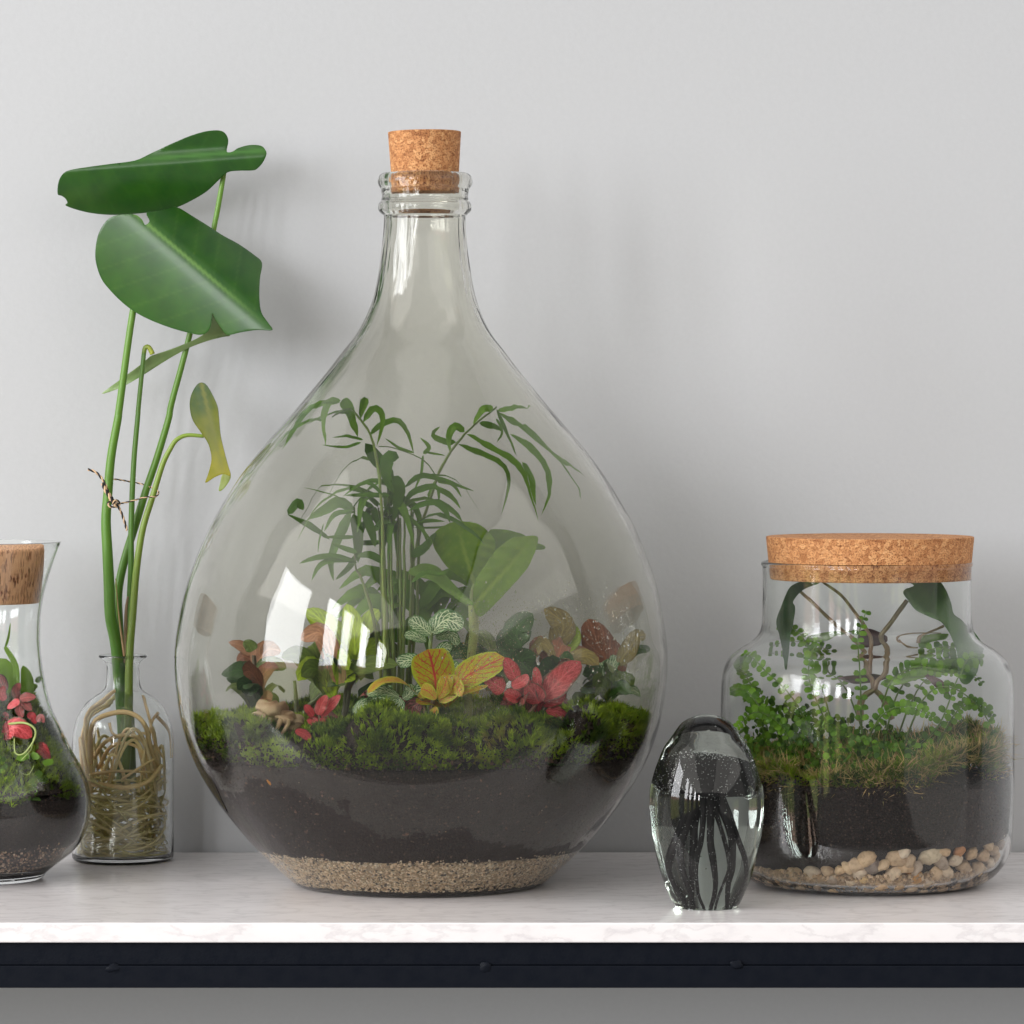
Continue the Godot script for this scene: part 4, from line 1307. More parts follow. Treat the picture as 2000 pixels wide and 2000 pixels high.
	var small := [[371, 781], [376, 765], [385, 751], [393, 747], [402, 751], [413, 768], [424, 793], [427, 815], [430, 847], [435, 871], [444, 906], [450, 929], [436, 926], [419, 932], [401, 943], [407, 924], [413, 896], [407, 868], [394, 847], [377, 822], [371, 800]]
	var o := broad(root, small, [[393, 748], [438, 930]], -0.135, Vector2(-0.3, 0.7), Vector2(0.45, 0.1), Color(0.035, 0.08, 0.018), Color(0.25, 0.23, 0.010), Color(0.14, 0.15, 0.02), mat.leaf, 5.0, "leaf", 5.0, 0.0, true)
	o.set_meta("label", "small yellowing leaf")
	broad(root, [[435, 926], [450, 929], [446, 942], [434, 957], [427, 958], [430, 942]], [[438, 926], [432, 957]], -0.145, Vector2(0.3, 0.3), Vector2(0.2, 0), Color(0.22, 0.3, 0.06), Color(0.3, 0.36, 0.08), Color(0.3, 0.36, 0.08), mat.waxy_leaf, 4.0)

	# roots: arches over the water, a tangle under it
	var tan0 := Color(0.88, 0.62, 0.32)
	var arches := [
		[[[232, 1345], [205, 1368, 0.012], [170, 1400, 0.02], [172, 1470, 0.022], [178, 1510, 0.02]], 8], [[[177, 1490, 0.02], [182, 1415, 0.03], [225, 1392, 0.034], [262, 1396, 0.033], [284, 1420, 0.03], [296, 1470, 0.02], [312, 1500, 0.01]], 11],
		[[[183, 1480, 0.0], [205, 1450, 0.02], [240, 1436, 0.03], [276, 1446, 0.028], [298, 1500, 0.01]], 9], [[[192, 1500, -0.01], [215, 1460, 0.01], [248, 1452, 0.02], [280, 1470, 0.02], [300, 1520, 0.01]], 8],
		[[[278, 1360, 0.01], [290, 1400, 0.02], [302, 1450, 0.02], [318, 1480, 0.01]], 6], [[[308, 1392, 0.01], [296, 1410, 0.01], [292, 1440, 0.015], [300, 1470, 0.015]], 6], [[[306, 1400, 0.01], [330, 1430, 0.0], [333, 1480, 0.005]], 7],
		[[[214, 1412, 0.03], [220, 1432, 0.03], [238, 1440, 0.028]], 6], [[[170, 1520, 0.012], [168, 1440, 0.01], [180, 1390, 0.0], [225, 1365, -0.01]], 9], [[[160, 1520, 0.0], [160, 1440, 0.0], [175, 1400, -0.01], [215, 1372, -0.012]], 8],
		[[[172, 1530, 0.01], [210, 1535, 0.033], [250, 1538, 0.035], [290, 1525, 0.03], [315, 1495, 0.015]], 11], [[[180, 1512, 0.02], [230, 1506, 0.034], [300, 1508, 0.022]], 7], [[[238, 1522, 0.034], [262, 1506, 0.033], [300, 1482, 0.022]], 6]]
	for q in arches:
		stem(root, q[0], vz, q[1] * 1.0, q[1] * 0.75, tan0 * rng.randf_range(0.7, 1.1), Color(0.88, 0.70, 0.32) * rng.randf_range(0.7, 1.1), "root", 8, 26).material_override = mat.root
	for i in 16:   # more arches in the shoulder of the bottle
		var a0 := rng.randf() * TAU
		var span := rng.randf_range(0.5, 1.6)
		var r := rng.randf_range(0.024, 0.0365)
		var top := rng.randf_range(0.084, 0.118)
		var pts := []
		for j in 7:
			var f := j / 6.0
			var y := lerpf(0.058, top, sin(f * PI))
			var rr := minf(r, 0.0372 if y < 0.10 else lerpf(0.0372, 0.022, (y - 0.10) / 0.026))
			pts.append(Vector3(vx + rr * cos(a0 + span * f), y, vz + rr * sin(a0 + span * f)))
		var c := Color(0.92, 0.70, 0.38).lerp(Color(0.90, 0.78, 0.40), rng.randf()) * rng.randf_range(0.7, 1.1)
		part(root, "root", tube(curve(pts, 24), [0.0016, 0.0014, 0.001], 7, c, c), mat.root)
	for i in 84:
		var a0 := rng.randf() * TAU
		var turns := rng.randf_range(0.3, 0.9) * (1 if rng.randf() < 0.5 else -1)
		var r := 0.0364 * sqrt(rng.randf_range(0.3, 1.0))
		var y0 := rng.randf_range(0.008, 0.066)
		var amp := rng.randf_range(0.002, 0.024)
		var ph := rng.randf() * TAU
		var pts := []
		for j in 9:
			var f := j / 8.0
			var a := a0 + turns * TAU * f
			var rr := minf(0.0372, r + 0.004 * sin(f * 9.0 + ph))
			pts.append(Vector3(vx + rr * cos(a), clampf(y0 + amp * sin(f * TAU * 0.8 + ph), 0.007, 0.069), vz + rr * sin(a)))
		var c := Color(0.95, 0.82, 0.45).lerp(Color(0.92, 0.84, 0.36), rng.randf()) * rng.randf_range(0.72, 1.05)
		var w2 := rng.randf_range(0.0006, 0.0014)
		part(root, "root", tube(curve(pts, 28), [w2, w2, w2 * 0.6], 6, c, c * 0.9), mat.root)

	# two-coloured twine round the stems
	var tw := thing("twine_tie", "black and cream twisted twine knotted round the cutting's stems", "twine", at(228, 985, -0.125))
	var runs := [
		[[[172, 917], [188, 923], [203, 941], [212, 962, 0.004], [222, 977, 0.008], [229, 985, 0.010]], 4.4],
		[[[200, 944, 0.004], [206, 958, 0.008], [216, 974, 0.012], [224, 986, 0.014], [231, 990, 0.012]], 5.5],
		[[[229, 985, 0.010], [238, 1004, 0.006], [244, 1022, 0.004], [248, 1036, 0.002]], 4.2],
		[[[231, 984, 0.010], [256, 979, 0.004], [284, 971, 0.006], [303, 970, 0.004], [310, 963, -0.004], [306, 957, -0.014], [296, 952, -0.026], [276, 945, -0.046], [250, 940, -0.044], [222, 936, -0.036], [204, 940, -0.022], [202, 952, -0.006], [212, 968, 0.006]], 3.0],
		[[[216, 978, 0.008], [211, 984, 0.012], [217, 990, 0.014], [228, 988, 0.012], [234, 983, 0.011], [226, 977, 0.013], [221, 984, 0.015]], 4.2]]
	for strand in 2:
		var s := Shape.new()
		for q in runs:
			var l := line(q[0], -0.128, 90)
			var r := size(q[1], -0.13) / 2
			var out := PackedVector3Array()
			var run := 0.0
			for j in l.size():
				var t2 := (l[mini(j + 1, l.size() - 1)] - l[maxi(j - 1, 0)]).normalized()
				var sd := t2.cross(Vector3(0.2, 0.1, 1)).normalized()
				if j > 0:
					run += l[j].distance_to(l[j - 1])
				var an := run * 760.0 + strand * PI
				out.append(l[j] + (sd * cos(an) + t2.cross(sd) * sin(an)) * r * 0.55)
			s.add(tube(out, [r * 0.75, r * 0.75], 7))
		part(tw, "black_strand" if strand else "cream_strand", s, mat.twine_black if strand else mat.twine_cream)


# ---- the flask cut off by the left edge

const FLASK := Vector3(-0.4181, 0, -0.03)
var flask_line := PackedVector2Array()


func flask_radius(y: float) -> float:
	for i in range(1, flask_line.size()):
		if flask_line[i].y >= y:
			var f := (y - flask_line[i - 1].y) / maxf(flask_line[i].y - flask_line[i - 1].y, 1e-6)
			return lerpf(flask_line[i - 1].x, flask_line[i].x, f)
	return 0.04


func flask() -> void:
	var u := 0.000404
	var p := PackedVector2Array([Vector2(0, 0.003), Vector2(0.03, 0.0022), Vector2(0.043, 0.0)])
	for q in curve2([[114, 1716], [121, 1710], [127, 1703], [142, 1690], [180, 1660], [200, 1630], [210, 1592], [211, 1560], [201, 1517], [172, 1463], [146, 1407], [134, 1380], [122, 1330], [114, 1275], [113, 1230], [117, 1180], [127, 1135], [140, 1095], [152, 1062], [153.5, 1059], [151, 1058]], 80):
		p.append(Vector2(q.x * u, (1716 - q.y) * u))
	for q in curve2([[147, 1066], [136, 1098], [122, 1138], [111.5, 1182], [107.5, 1230], [108.5, 1275], [116, 1330], [128, 1380], [140, 1407], [166, 1463], [195, 1518], [204, 1560], [203, 1590], [193, 1628], [174, 1655], [136, 1686], [118, 1694], [80, 1696], [0, 1697]], 70):
		var v := Vector2(maxf(q.x, 0) * u, (1716 - q.y) * u)
		p.append(v)
		flask_line.insert(0, v - Vector2(0.0006, 0))
	var t := thing("glass_flask", "clear glass flask terrarium with flared rim cut off by the photo's left edge", "flask", FLASK)
	put("glass_body", lathe(p, 96, 0.0003, 0.0, 7.0).mesh(), mat.clear_glass, t)

	var cork := lathe(curve2([[0, 1177], [60, 1177], [105, 1177], [112, 1176.5], [114.5, 1173], [117, 1150], [121, 1110], [123, 1078], [122.5, 1073], [120, 1070.5], [112, 1070], [60, 1070], [0, 1070]], 80), 72)
	for i in cork.v.size():
		var v := cork.v[i]
		cork.v[i] = Vector3(v.x * u * 0.985, (1716 - v.y) * u, v.z * u * 0.985)
	cork.outward()
	var co := single("cork_stopper", cork.mesh(), mat.bark_cork, "wide cork stopper with dark vertical grain in the flask's mouth", "cork")
	co.position = FLASK

	# layers
	var gravel := PackedVector2Array([Vector2(0, 0.0088)])
	var soil := PackedVector2Array([Vector2(0, 0.0285)])
	for i in 8:
		var y := 0.0092 + i * 0.0027
		gravel.append(Vector2(flask_radius(y) - 0.0014, y))
	gravel.append(Vector2(0, 0.0285))
	for i in 12:
		var y := 0.0285 + i * 0.0034
		soil.append(Vector2(flask_radius(y) - 0.0005, y))
	soil.append(Vector2(0.05, 0.072))
	soil.append(Vector2(0, 0.078))
	single("gravel", lathe(gravel, 72).mesh(), mat.soil, "brown gravel and earth in the bottom of the left flask", "gravel", "", "stuff").position = FLASK
	single("soil", lathe(soil, 72, 0.0006, 0.0, 5.0).mesh(), mat.soil, "dark soil layer in the left flask", "soil", "", "stuff").position = FLASK
	var g := wall_grains(FLASK.x, FLASK.z, flask_radius, 0.0098, 0.032, 3400, 0.0010, 0.0032, [Color(0.34, 0.19, 0.12), Color(0.2, 0.12, 0.08), Color(0.46, 0.3, 0.19), Color(0.14, 0.085, 0.06), Color(0.58, 0.42, 0.3), Color(0.09, 0.06, 0.045)], 0.004)
	var g2 := wall_grains(FLASK.x, FLASK.z, flask_radius, 0.032, 0.075, 3000, 0.0006, 0.0022, [Color(0.03, 0.02, 0.016), Color(0.05, 0.03, 0.022), Color(0.02, 0.014, 0.012), Color(0.10, 0.055, 0.035)], 0.006)
	var gs := scatter("gravel", grain_mesh(3.0), mat.grains, g[0] + g2[0], g[1] + g2[1])
	gs.set_meta("label", "brown gravel grains and soil crumbs against the left flask's wall")
	gs.set_meta("category", "gravel")
	# mossy hill
	var where := []
	var cols := []
	for i in 9000:
		var a := rng.randf() * TAU
		var y := 0.062 + 0.082 * pow(rng.randf(), 1.2)
		if y < 0.078 and noise.get_noise_2d(cos(a) * 300, sin(a) * 300) < 0.15 * (0.078 - y) / 0.016 - 0.1:
			continue
		var r := (flask_radius(y) - 0.003) * clampf(1.25 - (y - 0.062) * 5.5, 0.35, 1.0) * rng.randf_range(0.85, 1.0)
		var pt := FLASK + Vector3(r * cos(a), y, r * sin(a))
		where.append(upright(pt, Vector3(cos(a) * 0.5, 1, sin(a) * 0.5) + Vector3(rng.randf_range(-0.6, 0.6), 0, rng.randf_range(-0.6, 0.6)), rng.randf_range(0.005, 0.011), rng.randf_range(0.003, 0.006)))
		cols.append(moss_tint(pt, 0.0))
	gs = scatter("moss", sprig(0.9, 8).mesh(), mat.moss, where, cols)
	gs.set_meta("label", "mixed green moss covering the hill in the left flask")
	gs.set_meta("category", "moss")
	var hill := []
	for i in 12:
		var y := 0.07 + i * 0.0068
		hill.append([maxf((flask_radius(y) - 0.006) * clampf(1.2 - (y - 0.062) * 5.5, 0.3, 1.0) - 0.002, 0.001), y])
	hill.append([0.0, 0.147])
	hill.insert(0, [0.0, 0.07])
	single("soil", lathe(curve2(hill, 40), 48, 0.002, 0.0, 4.0).mesh(), mat.soil, "earth hill under the moss in the left flask", "soil", "", "stuff").position = FLASK
	# plants
	var root := thing("nerve_plant", "pink and maroon nerve plant in the left flask", "plant", at(20, 1480, 0.0))
	for q in [[[[2, 1440], [30, 1420, 0.008], [62, 1440, 0.006]], 44, 0], [[[62, 1462], [80, 1462, 0.004], [96, 1486, 0.002]], 28, 0], [[[10, 1462], [16, 1470], [18, 1484]], 10, 0], [[[36, 1368], [30, 1350], [40, 1334]], 20, 2], [[[38, 1366], [52, 1362], [70, 1362]], 24, 1], [[[38, 1368], [28, 1374], [14, 1384]], 18, 0], [[[42, 1370], [50, 1376], [62, 1388]], 22, 1], [[[40, 1372], [38, 1386], [44, 1402]], 20, 1], [[[8, 1352], [0, 1330], [-12, 1322]], 26, 1], [[[54, 1402], [62, 1398], [70, 1414]], 18, 0], [[[2, 1412], [10, 1400], [4, 1392]], 18, 0], [[[10, 1368], [2, 1356], [8, 1340]], 22, 0], [[[72, 1410], [80, 1400], [86, 1412]], 14, 1]]:
		leaf(root, q[0], 0.012 + rng.randf_range(-0.006, 0.008), q[1], [mat.crimson_veins, mat.maroon_veins, mat.maroon_veins][q[2]], Vector3(rng.randf_range(-0.3, 0.3), 0.7, 1), Vector2(0.55, 0.7), 0.18, 0.06)
	stem(root, [[38, 1368], [34, 1410], [22, 1482]], 0.0, 5, 7, Color(0.2, 0.12, 0.07), Color(0.12, 0.08, 0.05))
	stem(root, [[4, 1440], [8, 1460], [18, 1482]], 0.0, 5, 7, Color(0.2, 0.12, 0.07), Color(0.12, 0.08, 0.05))
	root = thing("grassy_plant", "light green plant with broad blades and curling tendrils in the left flask", "plant", at(30, 1400, -0.02))
	for q in [[[[30, 1400], [22, 1340], [8, 1300], [-10, 1296]], 34, 0.7], [[[36, 1400], [52, 1340], [44, 1300]], 30, 0.6], [[[40, 1380], [56, 1340], [58, 1318]], 16, 0.5], [[[30, 1390], [32, 1330], [28, 1296], [12, 1268], [10, 1262]], 13, 0.9], [[[10, 1264], [16, 1245], [20, 1216]], 5, 0.6], [[[60, 1350], [64, 1342], [72, 1340]], 14, 0.6], [[[70, 1334], [74, 1326], [82, 1326]], 10, 0.5]]:
		leaf(root, q[0], -0.015 + rng.randf_range(-0.01, 0.01), q[1], mat.leaf, Vector3(rng.randf_range(-0.3, 0.3), 0.3, 1), Vector2(0.4, 0.7), 0.2, 0.01, green(q[2]), Color(0.2, 0.34, 0.04))
	for q in [[[[18, 1414], [48, 1412, 0.01], [68, 1424, 0.012], [66, 1446, 0.012], [46, 1472, 0.012], [30, 1470, 0.01], [28, 1440, 0.006]], 5], [[[66, 1440], [60, 1464, 0.01], [42, 1484, 0.012]], 3], [[[36, 1498], [40, 1510, 0.01], [56, 1512, 0.012], [66, 1496, 0.01]], 2.5]]:
		stem(root, q[0], 0.022, q[1], q[1] * 0.5, Color(0.30, 0.38, 0.12), Color(0.3, 0.36, 0.1), "tendril", 6, 30)
	root = thing("creeping_plant", "creeping plant with small round green leaves low on the flask's moss", "plant", at(30, 1540, 0.03))
	for i in 34:
		var q := [rng.randf_range(-20, 95), rng.randf_range(1480, 1560)]
		var z := FLASK.z + 0.066 * sqrt(maxf(0.1, 1.0 - pow((q[0] + 35.0) / 200.0, 2)))
		var an := rng.randf() * TAU
		leaf(root, [[q[0], q[1]], [q[0] + 8 * cos(an), q[1] + 7 * sin(an)], [q[0] + 17 * cos(an), q[1] + 13 * sin(an)]], z, rng.randf_range(12, 22), mat.leaf, Vector3(rng.randf_range(-0.4, 0.4), 0.7, 1), Vector2(0.45, 0.4), 0.1, 0.03, green(rng.randf()), Color(0.13, 0.24, 0.03), "leaf", 7, 4)


# ---- the paperweight with the jellyfish

func paperweight() -> void:
	var c := Vector3(0.1446, 0, 0.145)
	var u := 8.277e-5
	var p := PackedVector2Array()
	for q in curve2([[0, 1838], [262, 1838], [276, 1832], [305, 1800], [352, 1700], [392, 1600], [425, 1500], [450, 1400], [472, 1300], [492, 1200], [506, 1100], [514, 1000], [516, 900], [511, 800], [490, 700], [460, 600], [423, 500], [378, 400], [306, 300], [235, 200], [165, 150], [82, 120], [0, 111]], 90):
		p.append(Vector2(maxf(q.x, 0.0) * u, (1840 - q.y) * u))
	var t := thing("jellyfish_paperweight", "egg shaped solid glass paperweight with a dark jellyfish inside, in front of the right jar", "paperweight", c)
	var s := lathe(p, 96)
	var bubbles := [[1065, 800, 0.012, 60.0], [300, 330, 0.006, 16.0], [500, 620, 0.02, 9.0], [820, 960, 0.02, 9.0], [430, 1300, 0.022, 10.0], [360, 1500, 0.018, 11.0], [420, 1700, 0.014, 13.0], [700, 1560, 0.02, 8.0], [560, 1340, 0.022, 8.0], [620, 1450, 0.02, 7.0], [900, 1250, 0.018, 7.0], [520, 1640, 0.016, 8.0]]
	for b in bubbles:   # hollow bubbles in the glass
		var h := stone(Vector3.ONE * b[3] * u, 0.0, 1.0, 10, 14)
		h.flip()
		s.add(h, Transform3D(Basis(), Vector3((b[0] - 643) * u * 0.72, (1840 - b[1]) * u, b[2])))
	put("glass_body", s.mesh(), mat.paperweight_glass, t)
	# bell
	var bell := lathe(curve2([[0, 455], [110, 462], [235, 492], [325, 548], [385, 625], [402, 690], [392, 745], [350, 762], [270, 745], [180, 750], [100, 800], [50, 860], [0, 870]], 60), 64)
	for i in bell.v.size():
		var v := bell.v[i]
		var sway := 1.0 + 0.05 * sin(atan2(v.z, v.x) * 5.0) * smoothstep(560.0, 760.0, v.y)
		bell.v[i] = Vector3(v.x * u * sway * 0.9, (1780 - v.y) * u + v.x * u * -0.05, v.z * u * sway * 0.9)
	bell.outward()
	put("bell", bell.mesh(), mat.jelly, t)
	var where := []
	var cols := []
	for i in 2600:
		var k := rng.randi() % bell.v.size()
		var q := bell.v[k] + Vector3(rng.randf_range(-1, 1), rng.randf_range(-1, 1), rng.randf_range(-1, 1)) * 0.0016
		where.append(Transform3D(Basis().scaled(Vector3.ONE * rng.randf_range(0.00010, 0.00030)), q))
		cols.append(Color(0.75, 0.74, 0.74) * rng.randf_range(0.4, 1.0))
	# tentacles
	var tent := [[-0.0165, 0.008, 2.6, 0.0], [-0.0125, 0.014, 2.2, 0.0], [-0.0075, 0.010, 2.2, 0.0], [-0.0045, 0.017, 1.6, 0.0], [0.0025, 0.018, 2.1, 0.0], [0.0085, 0.0165, 1.3, 0.0], [0.0120, 0.012, 2.2, 0.0], [0.0165, 0.004, 1.5, 0.0]]
	var n := 0
	for q in tent:
		var pts := []
		for j in 9:
			var f := j / 8.0
			var spread := 0.35 + 0.85 * sin(f * PI * 0.62)
			var shrink := 1.0 - 0.42 * smoothstep(0.55, 1.0, f)
			pts.append(Vector3(q[0] * spread * shrink * 1.25 + (0.0008 + 0.0016 * f) * sin(f * rng.randf_range(5.0, 6.0) * 1.3 + n * 2.1), (1840 - lerpf(850, 1826, f)) * u, q[1] * spread * shrink * 1.1 + 0.0016 * f * cos(f * 6.0 + n * 2.7)))
		var w: float = q[2] * 0.0012
		var l := curve(pts, 34)
		put("tentacle", tube(l, [w * 1.2, w * 0.9, w * 1.0, w * 0.7, w * 0.5], 10).mesh(), mat.jelly, t)
		for k in 110:
			var m := rng.randi() % l.size()
			where.append(Transform3D(Basis().scaled(Vector3.ONE * rng.randf_range(0.00010, 0.00026)), l[m] + Vector3(rng.randf_range(-1, 1), rng.randf_range(-1, 1), rng.randf_range(0.1, 1)).normalized() * w * 1.15))
			cols.append(Color(0.7, 0.68, 0.68) * rng.randf_range(0.4, 1.0))
		n += 1
	scatter("glass_specks", stone(Vector3.ONE, 0.0, 1.0, 4, 6).mesh(), mat.grains, where, cols, t)


# ---- the cork-lidded jar on the right

const JAR := Vector3(0.2772, 0, 0.0)
var jar_line := PackedVector2Array()


func jar_radius(y: float) -> float:
	for i in range(1, jar_line.size()):
		if jar_line[i].y >= y:
			var f := (y - jar_line[i - 1].y) / maxf(jar_line[i].y - jar_line[i - 1].y, 1e-6)
			return lerpf(jar_line[i - 1].x, jar_line[i].x, f)
	return 0.07


func jar() -> void:
	var u := 0.0004
	var p := PackedVector2Array([Vector2(0, 0.0035), Vector2(0.05, 0.0028), Vector2(0.068, 0.0)])
	for q in curve2([[178, 1725], [200, 1724], [228, 1717], [252, 1702], [272, 1676], [282, 1640], [285, 1560], [286, 1450], [285, 1350], [281, 1312], [271, 1288], [250, 1269], [226, 1254], [211, 1238], [205, 1215], [203.5, 1160], [203.5, 1112], [206, 1104], [206, 1099], [202, 1096.5], [198.5, 1100]], 90):
		p.append(Vector2(q.x * u, (1725 - q.y) * u))
	for q in curve2([[197, 1112], [197, 1160], [198.5, 1218], [204, 1242], [220, 1260], [245, 1276], [264, 1294], [274, 1315], [278, 1350], [279, 1450], [278, 1560], [275, 1638], [265, 1672], [246, 1694], [224, 1706], [200, 1711], [120, 1712], [0, 1712]], 70):
		var v := Vector2(maxf(q.x, 0) * u, (1725 - q.y) * u)
		p.append(v)
		jar_line.insert(0, v - Vector2(0.0006, 0))
	var t := thing("glass_jar", "wide clear glass terrarium jar with straight neck at the right end of the shelf", "jar", JAR)
	put("glass_body", lathe(p, 112, 0.0005, 0.0, 11.0).mesh(), mat.clear_glass, t)
	var lid := lathe(curve2([[0, 1131], [100, 1131], [180, 1131], [192, 1131], [195, 1129], [196, 1120], [198, 1095], [201, 1065], [202.3, 1051], [201.2, 1047.8], [195, 1047], [180, 1047], [100, 1047], [0, 1047]], 90), 96)
	for i in lid.v.size():
		var v := lid.v[i]
		lid.v[i] = Vector3(v.x * u, (1725 - v.y) * u, v.z * u)
	lid.outward()
	var lo := single("jar_stopper", lid.mesh(), mat.cork, "broad flat cork lid on the right jar", "lid")
	lo.position = JAR + Vector3(0.0024, 0, 0)

	# soil
	var soil := PackedVector2Array([Vector2(0, 0.016)])
	for i in 16:
		var y := 0.0165 + i * 0.0045
		soil.append(Vector2(jar_radius(y) - (0.0095 if y < 0.036 else 0.0011), y))
	soil.append(Vector2(0.06, 0.094))
	soil.append(Vector2(0, 0.1))
	single("soil", lathe(soil, 110, 0.0007, 0.0, 6.0).mesh(), mat.soil, "dark soil filling the middle of the right jar", "soil", "", "stuff").position = JAR
	var g := wall_grains(JAR.x, JAR.z, jar_radius, 0.040, 0.092, 7000, 0.0006, 0.0018, [Color(0.016, 0.010, 0.009), Color(0.012, 0.008, 0.007), Color(0.035, 0.02, 0.016), Color(0.008, 0.006, 0.005), Color(0.08, 0.045, 0.03)], 0.004)
	var gs := scatter("soil_crumbs", grain_mesh(2.5), mat.grains, g[0], g[1])
	gs.set_meta("label", "dark soil crumbs against the right jar's wall")
	gs.set_meta("category", "soil")
	var low := PackedVector2Array([Vector2(0, 0.0058)])
	for y in [0.006, 0.008, 0.011, 0.014, 0.016]:
		low.append(Vector2(jar_radius(y) - 0.004, y))
	low.append(Vector2(0, 0.016))
	single("gravel", lathe(low, 80).mesh(), mat.soil, "earthy gravel bed under the pebbles in the right jar", "gravel", "", "stuff").position = JAR
	g = wall_grains(JAR.x, JAR.z, jar_radius, 0.0075, 0.018, 3400, 0.0018, 0.0042, [Color(0.58, 0.40, 0.24), Color(0.5, 0.33, 0.19), Color(0.66, 0.48, 0.32), Color(0.4, 0.26, 0.15), Color(0.28, 0.19, 0.12)], 0.003)
	gs = scatter("gravel", grain_mesh(4.0), mat.grains, g[0], g[1])
	gs.set_meta("label", "small tan gravel between and under the pebbles in the right jar")
	gs.set_meta("category", "gravel")
	# pebbles along the glass, more of them towards the right
	var kinds := []
	for i in 6:
		kinds.append([stone(Vector3(1.0, rng.randf_range(0.62, 0.85), 0.75), 0.5, i * 3.1, 9, 13)])
	var tints := [Color(0.60, 0.43, 0.27), Color(0.64, 0.50, 0.36), Color(0.52, 0.36, 0.22), Color(0.66, 0.53, 0.40), Color(0.48, 0.34, 0.22), Color(0.58, 0.40, 0.24), Color(0.40, 0.31, 0.24)]
	var spots := [[1452, 1706, 26], [1486, 1704, 22], [1554, 1706, 30], [1588, 1702, 26], [1616, 1700, 22], [1640, 1698, 18], [1632, 1712, 26], [1655, 1694, 22], [1660, 1715, 28], [1688, 1714, 20], [1678, 1702, 26], [1672, 1688, 28], [1694, 1676, 34], [1704, 1694, 30], [1726, 1690, 24], [1746, 1704, 30], [1750, 1674, 34], [1764, 1664, 24], [1776, 1680, 24], [1768, 1694, 26], [1790, 1694, 24], [1786, 1708, 34], [1780, 1724, 26], [1756, 1722, 24], [1812, 1714, 26], [1816, 1668, 46], [1842, 1664, 26], [1838, 1684, 30], [1826, 1704, 26], [1846, 1700, 24], [1858, 1714, 22], [1864, 1680, 26], [1880, 1692, 30], [1896, 1666, 26], [1872, 1660, 24], [1906, 1694, 24], [1914, 1708, 26], [1918, 1672, 28], [1930, 1686, 26], [1938, 1660, 26], [1946, 1676, 24], [1954, 1650, 24], [1928, 1652, 24], [1950, 1634, 22], [1886, 1718, 26], [1904, 1720, 22], [1838, 1724, 24], [1720, 1722, 24], [1600, 1720, 24], [1626, 1728, 22], [1570, 1722, 24], [1524, 1708, 24], [1506, 1718, 22], [1540, 1722, 20], [1470, 1718, 22], [1694, 1728, 22], [1736, 1712, 20], [1800, 1730, 22], [1862, 1728, 22]]
	for i in spots.size():
		var q: Array = spots[i]
		var r: float = q[2] * 0.0004 * 0.6
		var y := 0.0
		var z := 0.09
		var x := 0.0
		for k in 4:   # where the pebble meets the glass
			var a := at(q[0], q[1], z)
			x = a.x
			y = maxf(a.y, 0.0085)
			var rr := jar_radius(y) - r * 0.88
			z = sqrt(maxf(0.0, rr * rr - (x - JAR.x) * (x - JAR.x)))
		var label := pebble_label(spots, i, ["tan", "cream", "reddish tan", "pale cream", "light brown", "ochre", "grey brown"][i % 7])
		var group := "pebbles in the right jar"
		var c: Color = tints[i % tints.size()] * rng.randf_range(1.05, 1.35)
		match i:
			21: label = "orange pebble low in the middle of the right jar's pebble band"; c = Color(0.66, 0.33, 0.09)
			34: label = "small rust orange pebble at the top right of the pebble band"; c = Color(0.5, 0.22, 0.08)
			30: label = "dark grey pebble in the right part of the pebble band"; c = Color(0.10, 0.10, 0.11)
			25: label = "largest long pale pebble at the top of the pebble band"; c = Color(0.66, 0.54, 0.38)
			9: label = "small yellow pebble near the bottom of the pebble band"; c = Color(0.72, 0.5, 0.24)
			13: label = "grey brown pebble left of the middle in the pebble band"; c = Color(0.26, 0.2, 0.17)
		var kind: Shape = kinds[i % kinds.size()][0]
		var s := Shape.new()
		s.add(kind, Transform3D(Basis().scaled(Vector3.ONE * r)))
		for j in s.c.size():
			s.c[j] = c
		var o := single("pebble", s.mesh(), mat.stones, label, "pebble", group)
		o.position = Vector3(x, y, z)
		o.rotation = Vector3(rng.randf_range(-0.5, 0.5), atan2(x - JAR.x, z) + rng.randf_range(-0.4, 0.4), rng.randf_range(-0.8, 0.8))

	# moss, dry and green, over the soil
	var where := []
	var cols := []
	var straw := []
	var straw_c := []
	for i in 9000:
		var a := rng.randf() * TAU
		var edge := rng.randf() < 0.6
		var r := 0.104 * (sqrt(rng.randf()) if not edge else rng.randf_range(0.93, 1.0))
		var x := JAR.x + r * cos(a)
		var z := r * sin(a)
		var h := 0.090 + 0.016 * noise.get_noise_2d(x * 900.0, z * 900.0) + 0.007 * cushion(x + 0.01, z) + 0.012 * smoothstep(0.0, 0.1, x - JAR.x)
		var y := h - (rng.randf() * (0.004 + 0.034 * clampf(0.3 + 1.1 * noise.get_noise_2d(x * 700.0 + 90.0, z * 700.0), 0, 1)) if edge else 0.0)
		var pt := Vector3(x, y, z)
		var up := Vector3(cos(a) * 0.3, 1, sin(a) * 0.3) + Vector3(rng.randf_range(-0.8, 0.8), rng.randf_range(-0.2, 0.2), rng.randf_range(-0.8, 0.8))
		if cushion(x + 0.01, z) < 0.3 and rng.randf() < 0.8:
			continue
		if rng.randf() < 0.35:
			straw.append(upright(pt, up, rng.randf_range(0.006, 0.016), rng.randf_range(0.008, 0.016)))
			straw_c.append(Color(0.52, 0.33, 0.15).lerp(Color(0.40, 0.34, 0.10), rng.randf()) * rng.randf_range(0.5, 1.3))
		else:
			where.append(upright(pt, up, rng.randf_range(0.006, 0.012), rng.randf_range(0.004, 0.007)))
			cols.append(moss_tint(pt, 0.6) * 0.8)
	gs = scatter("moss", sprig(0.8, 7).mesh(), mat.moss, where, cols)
	gs.set_meta("label", "olive green moss over the soil in the right jar")
	gs.set_meta("category", "moss")
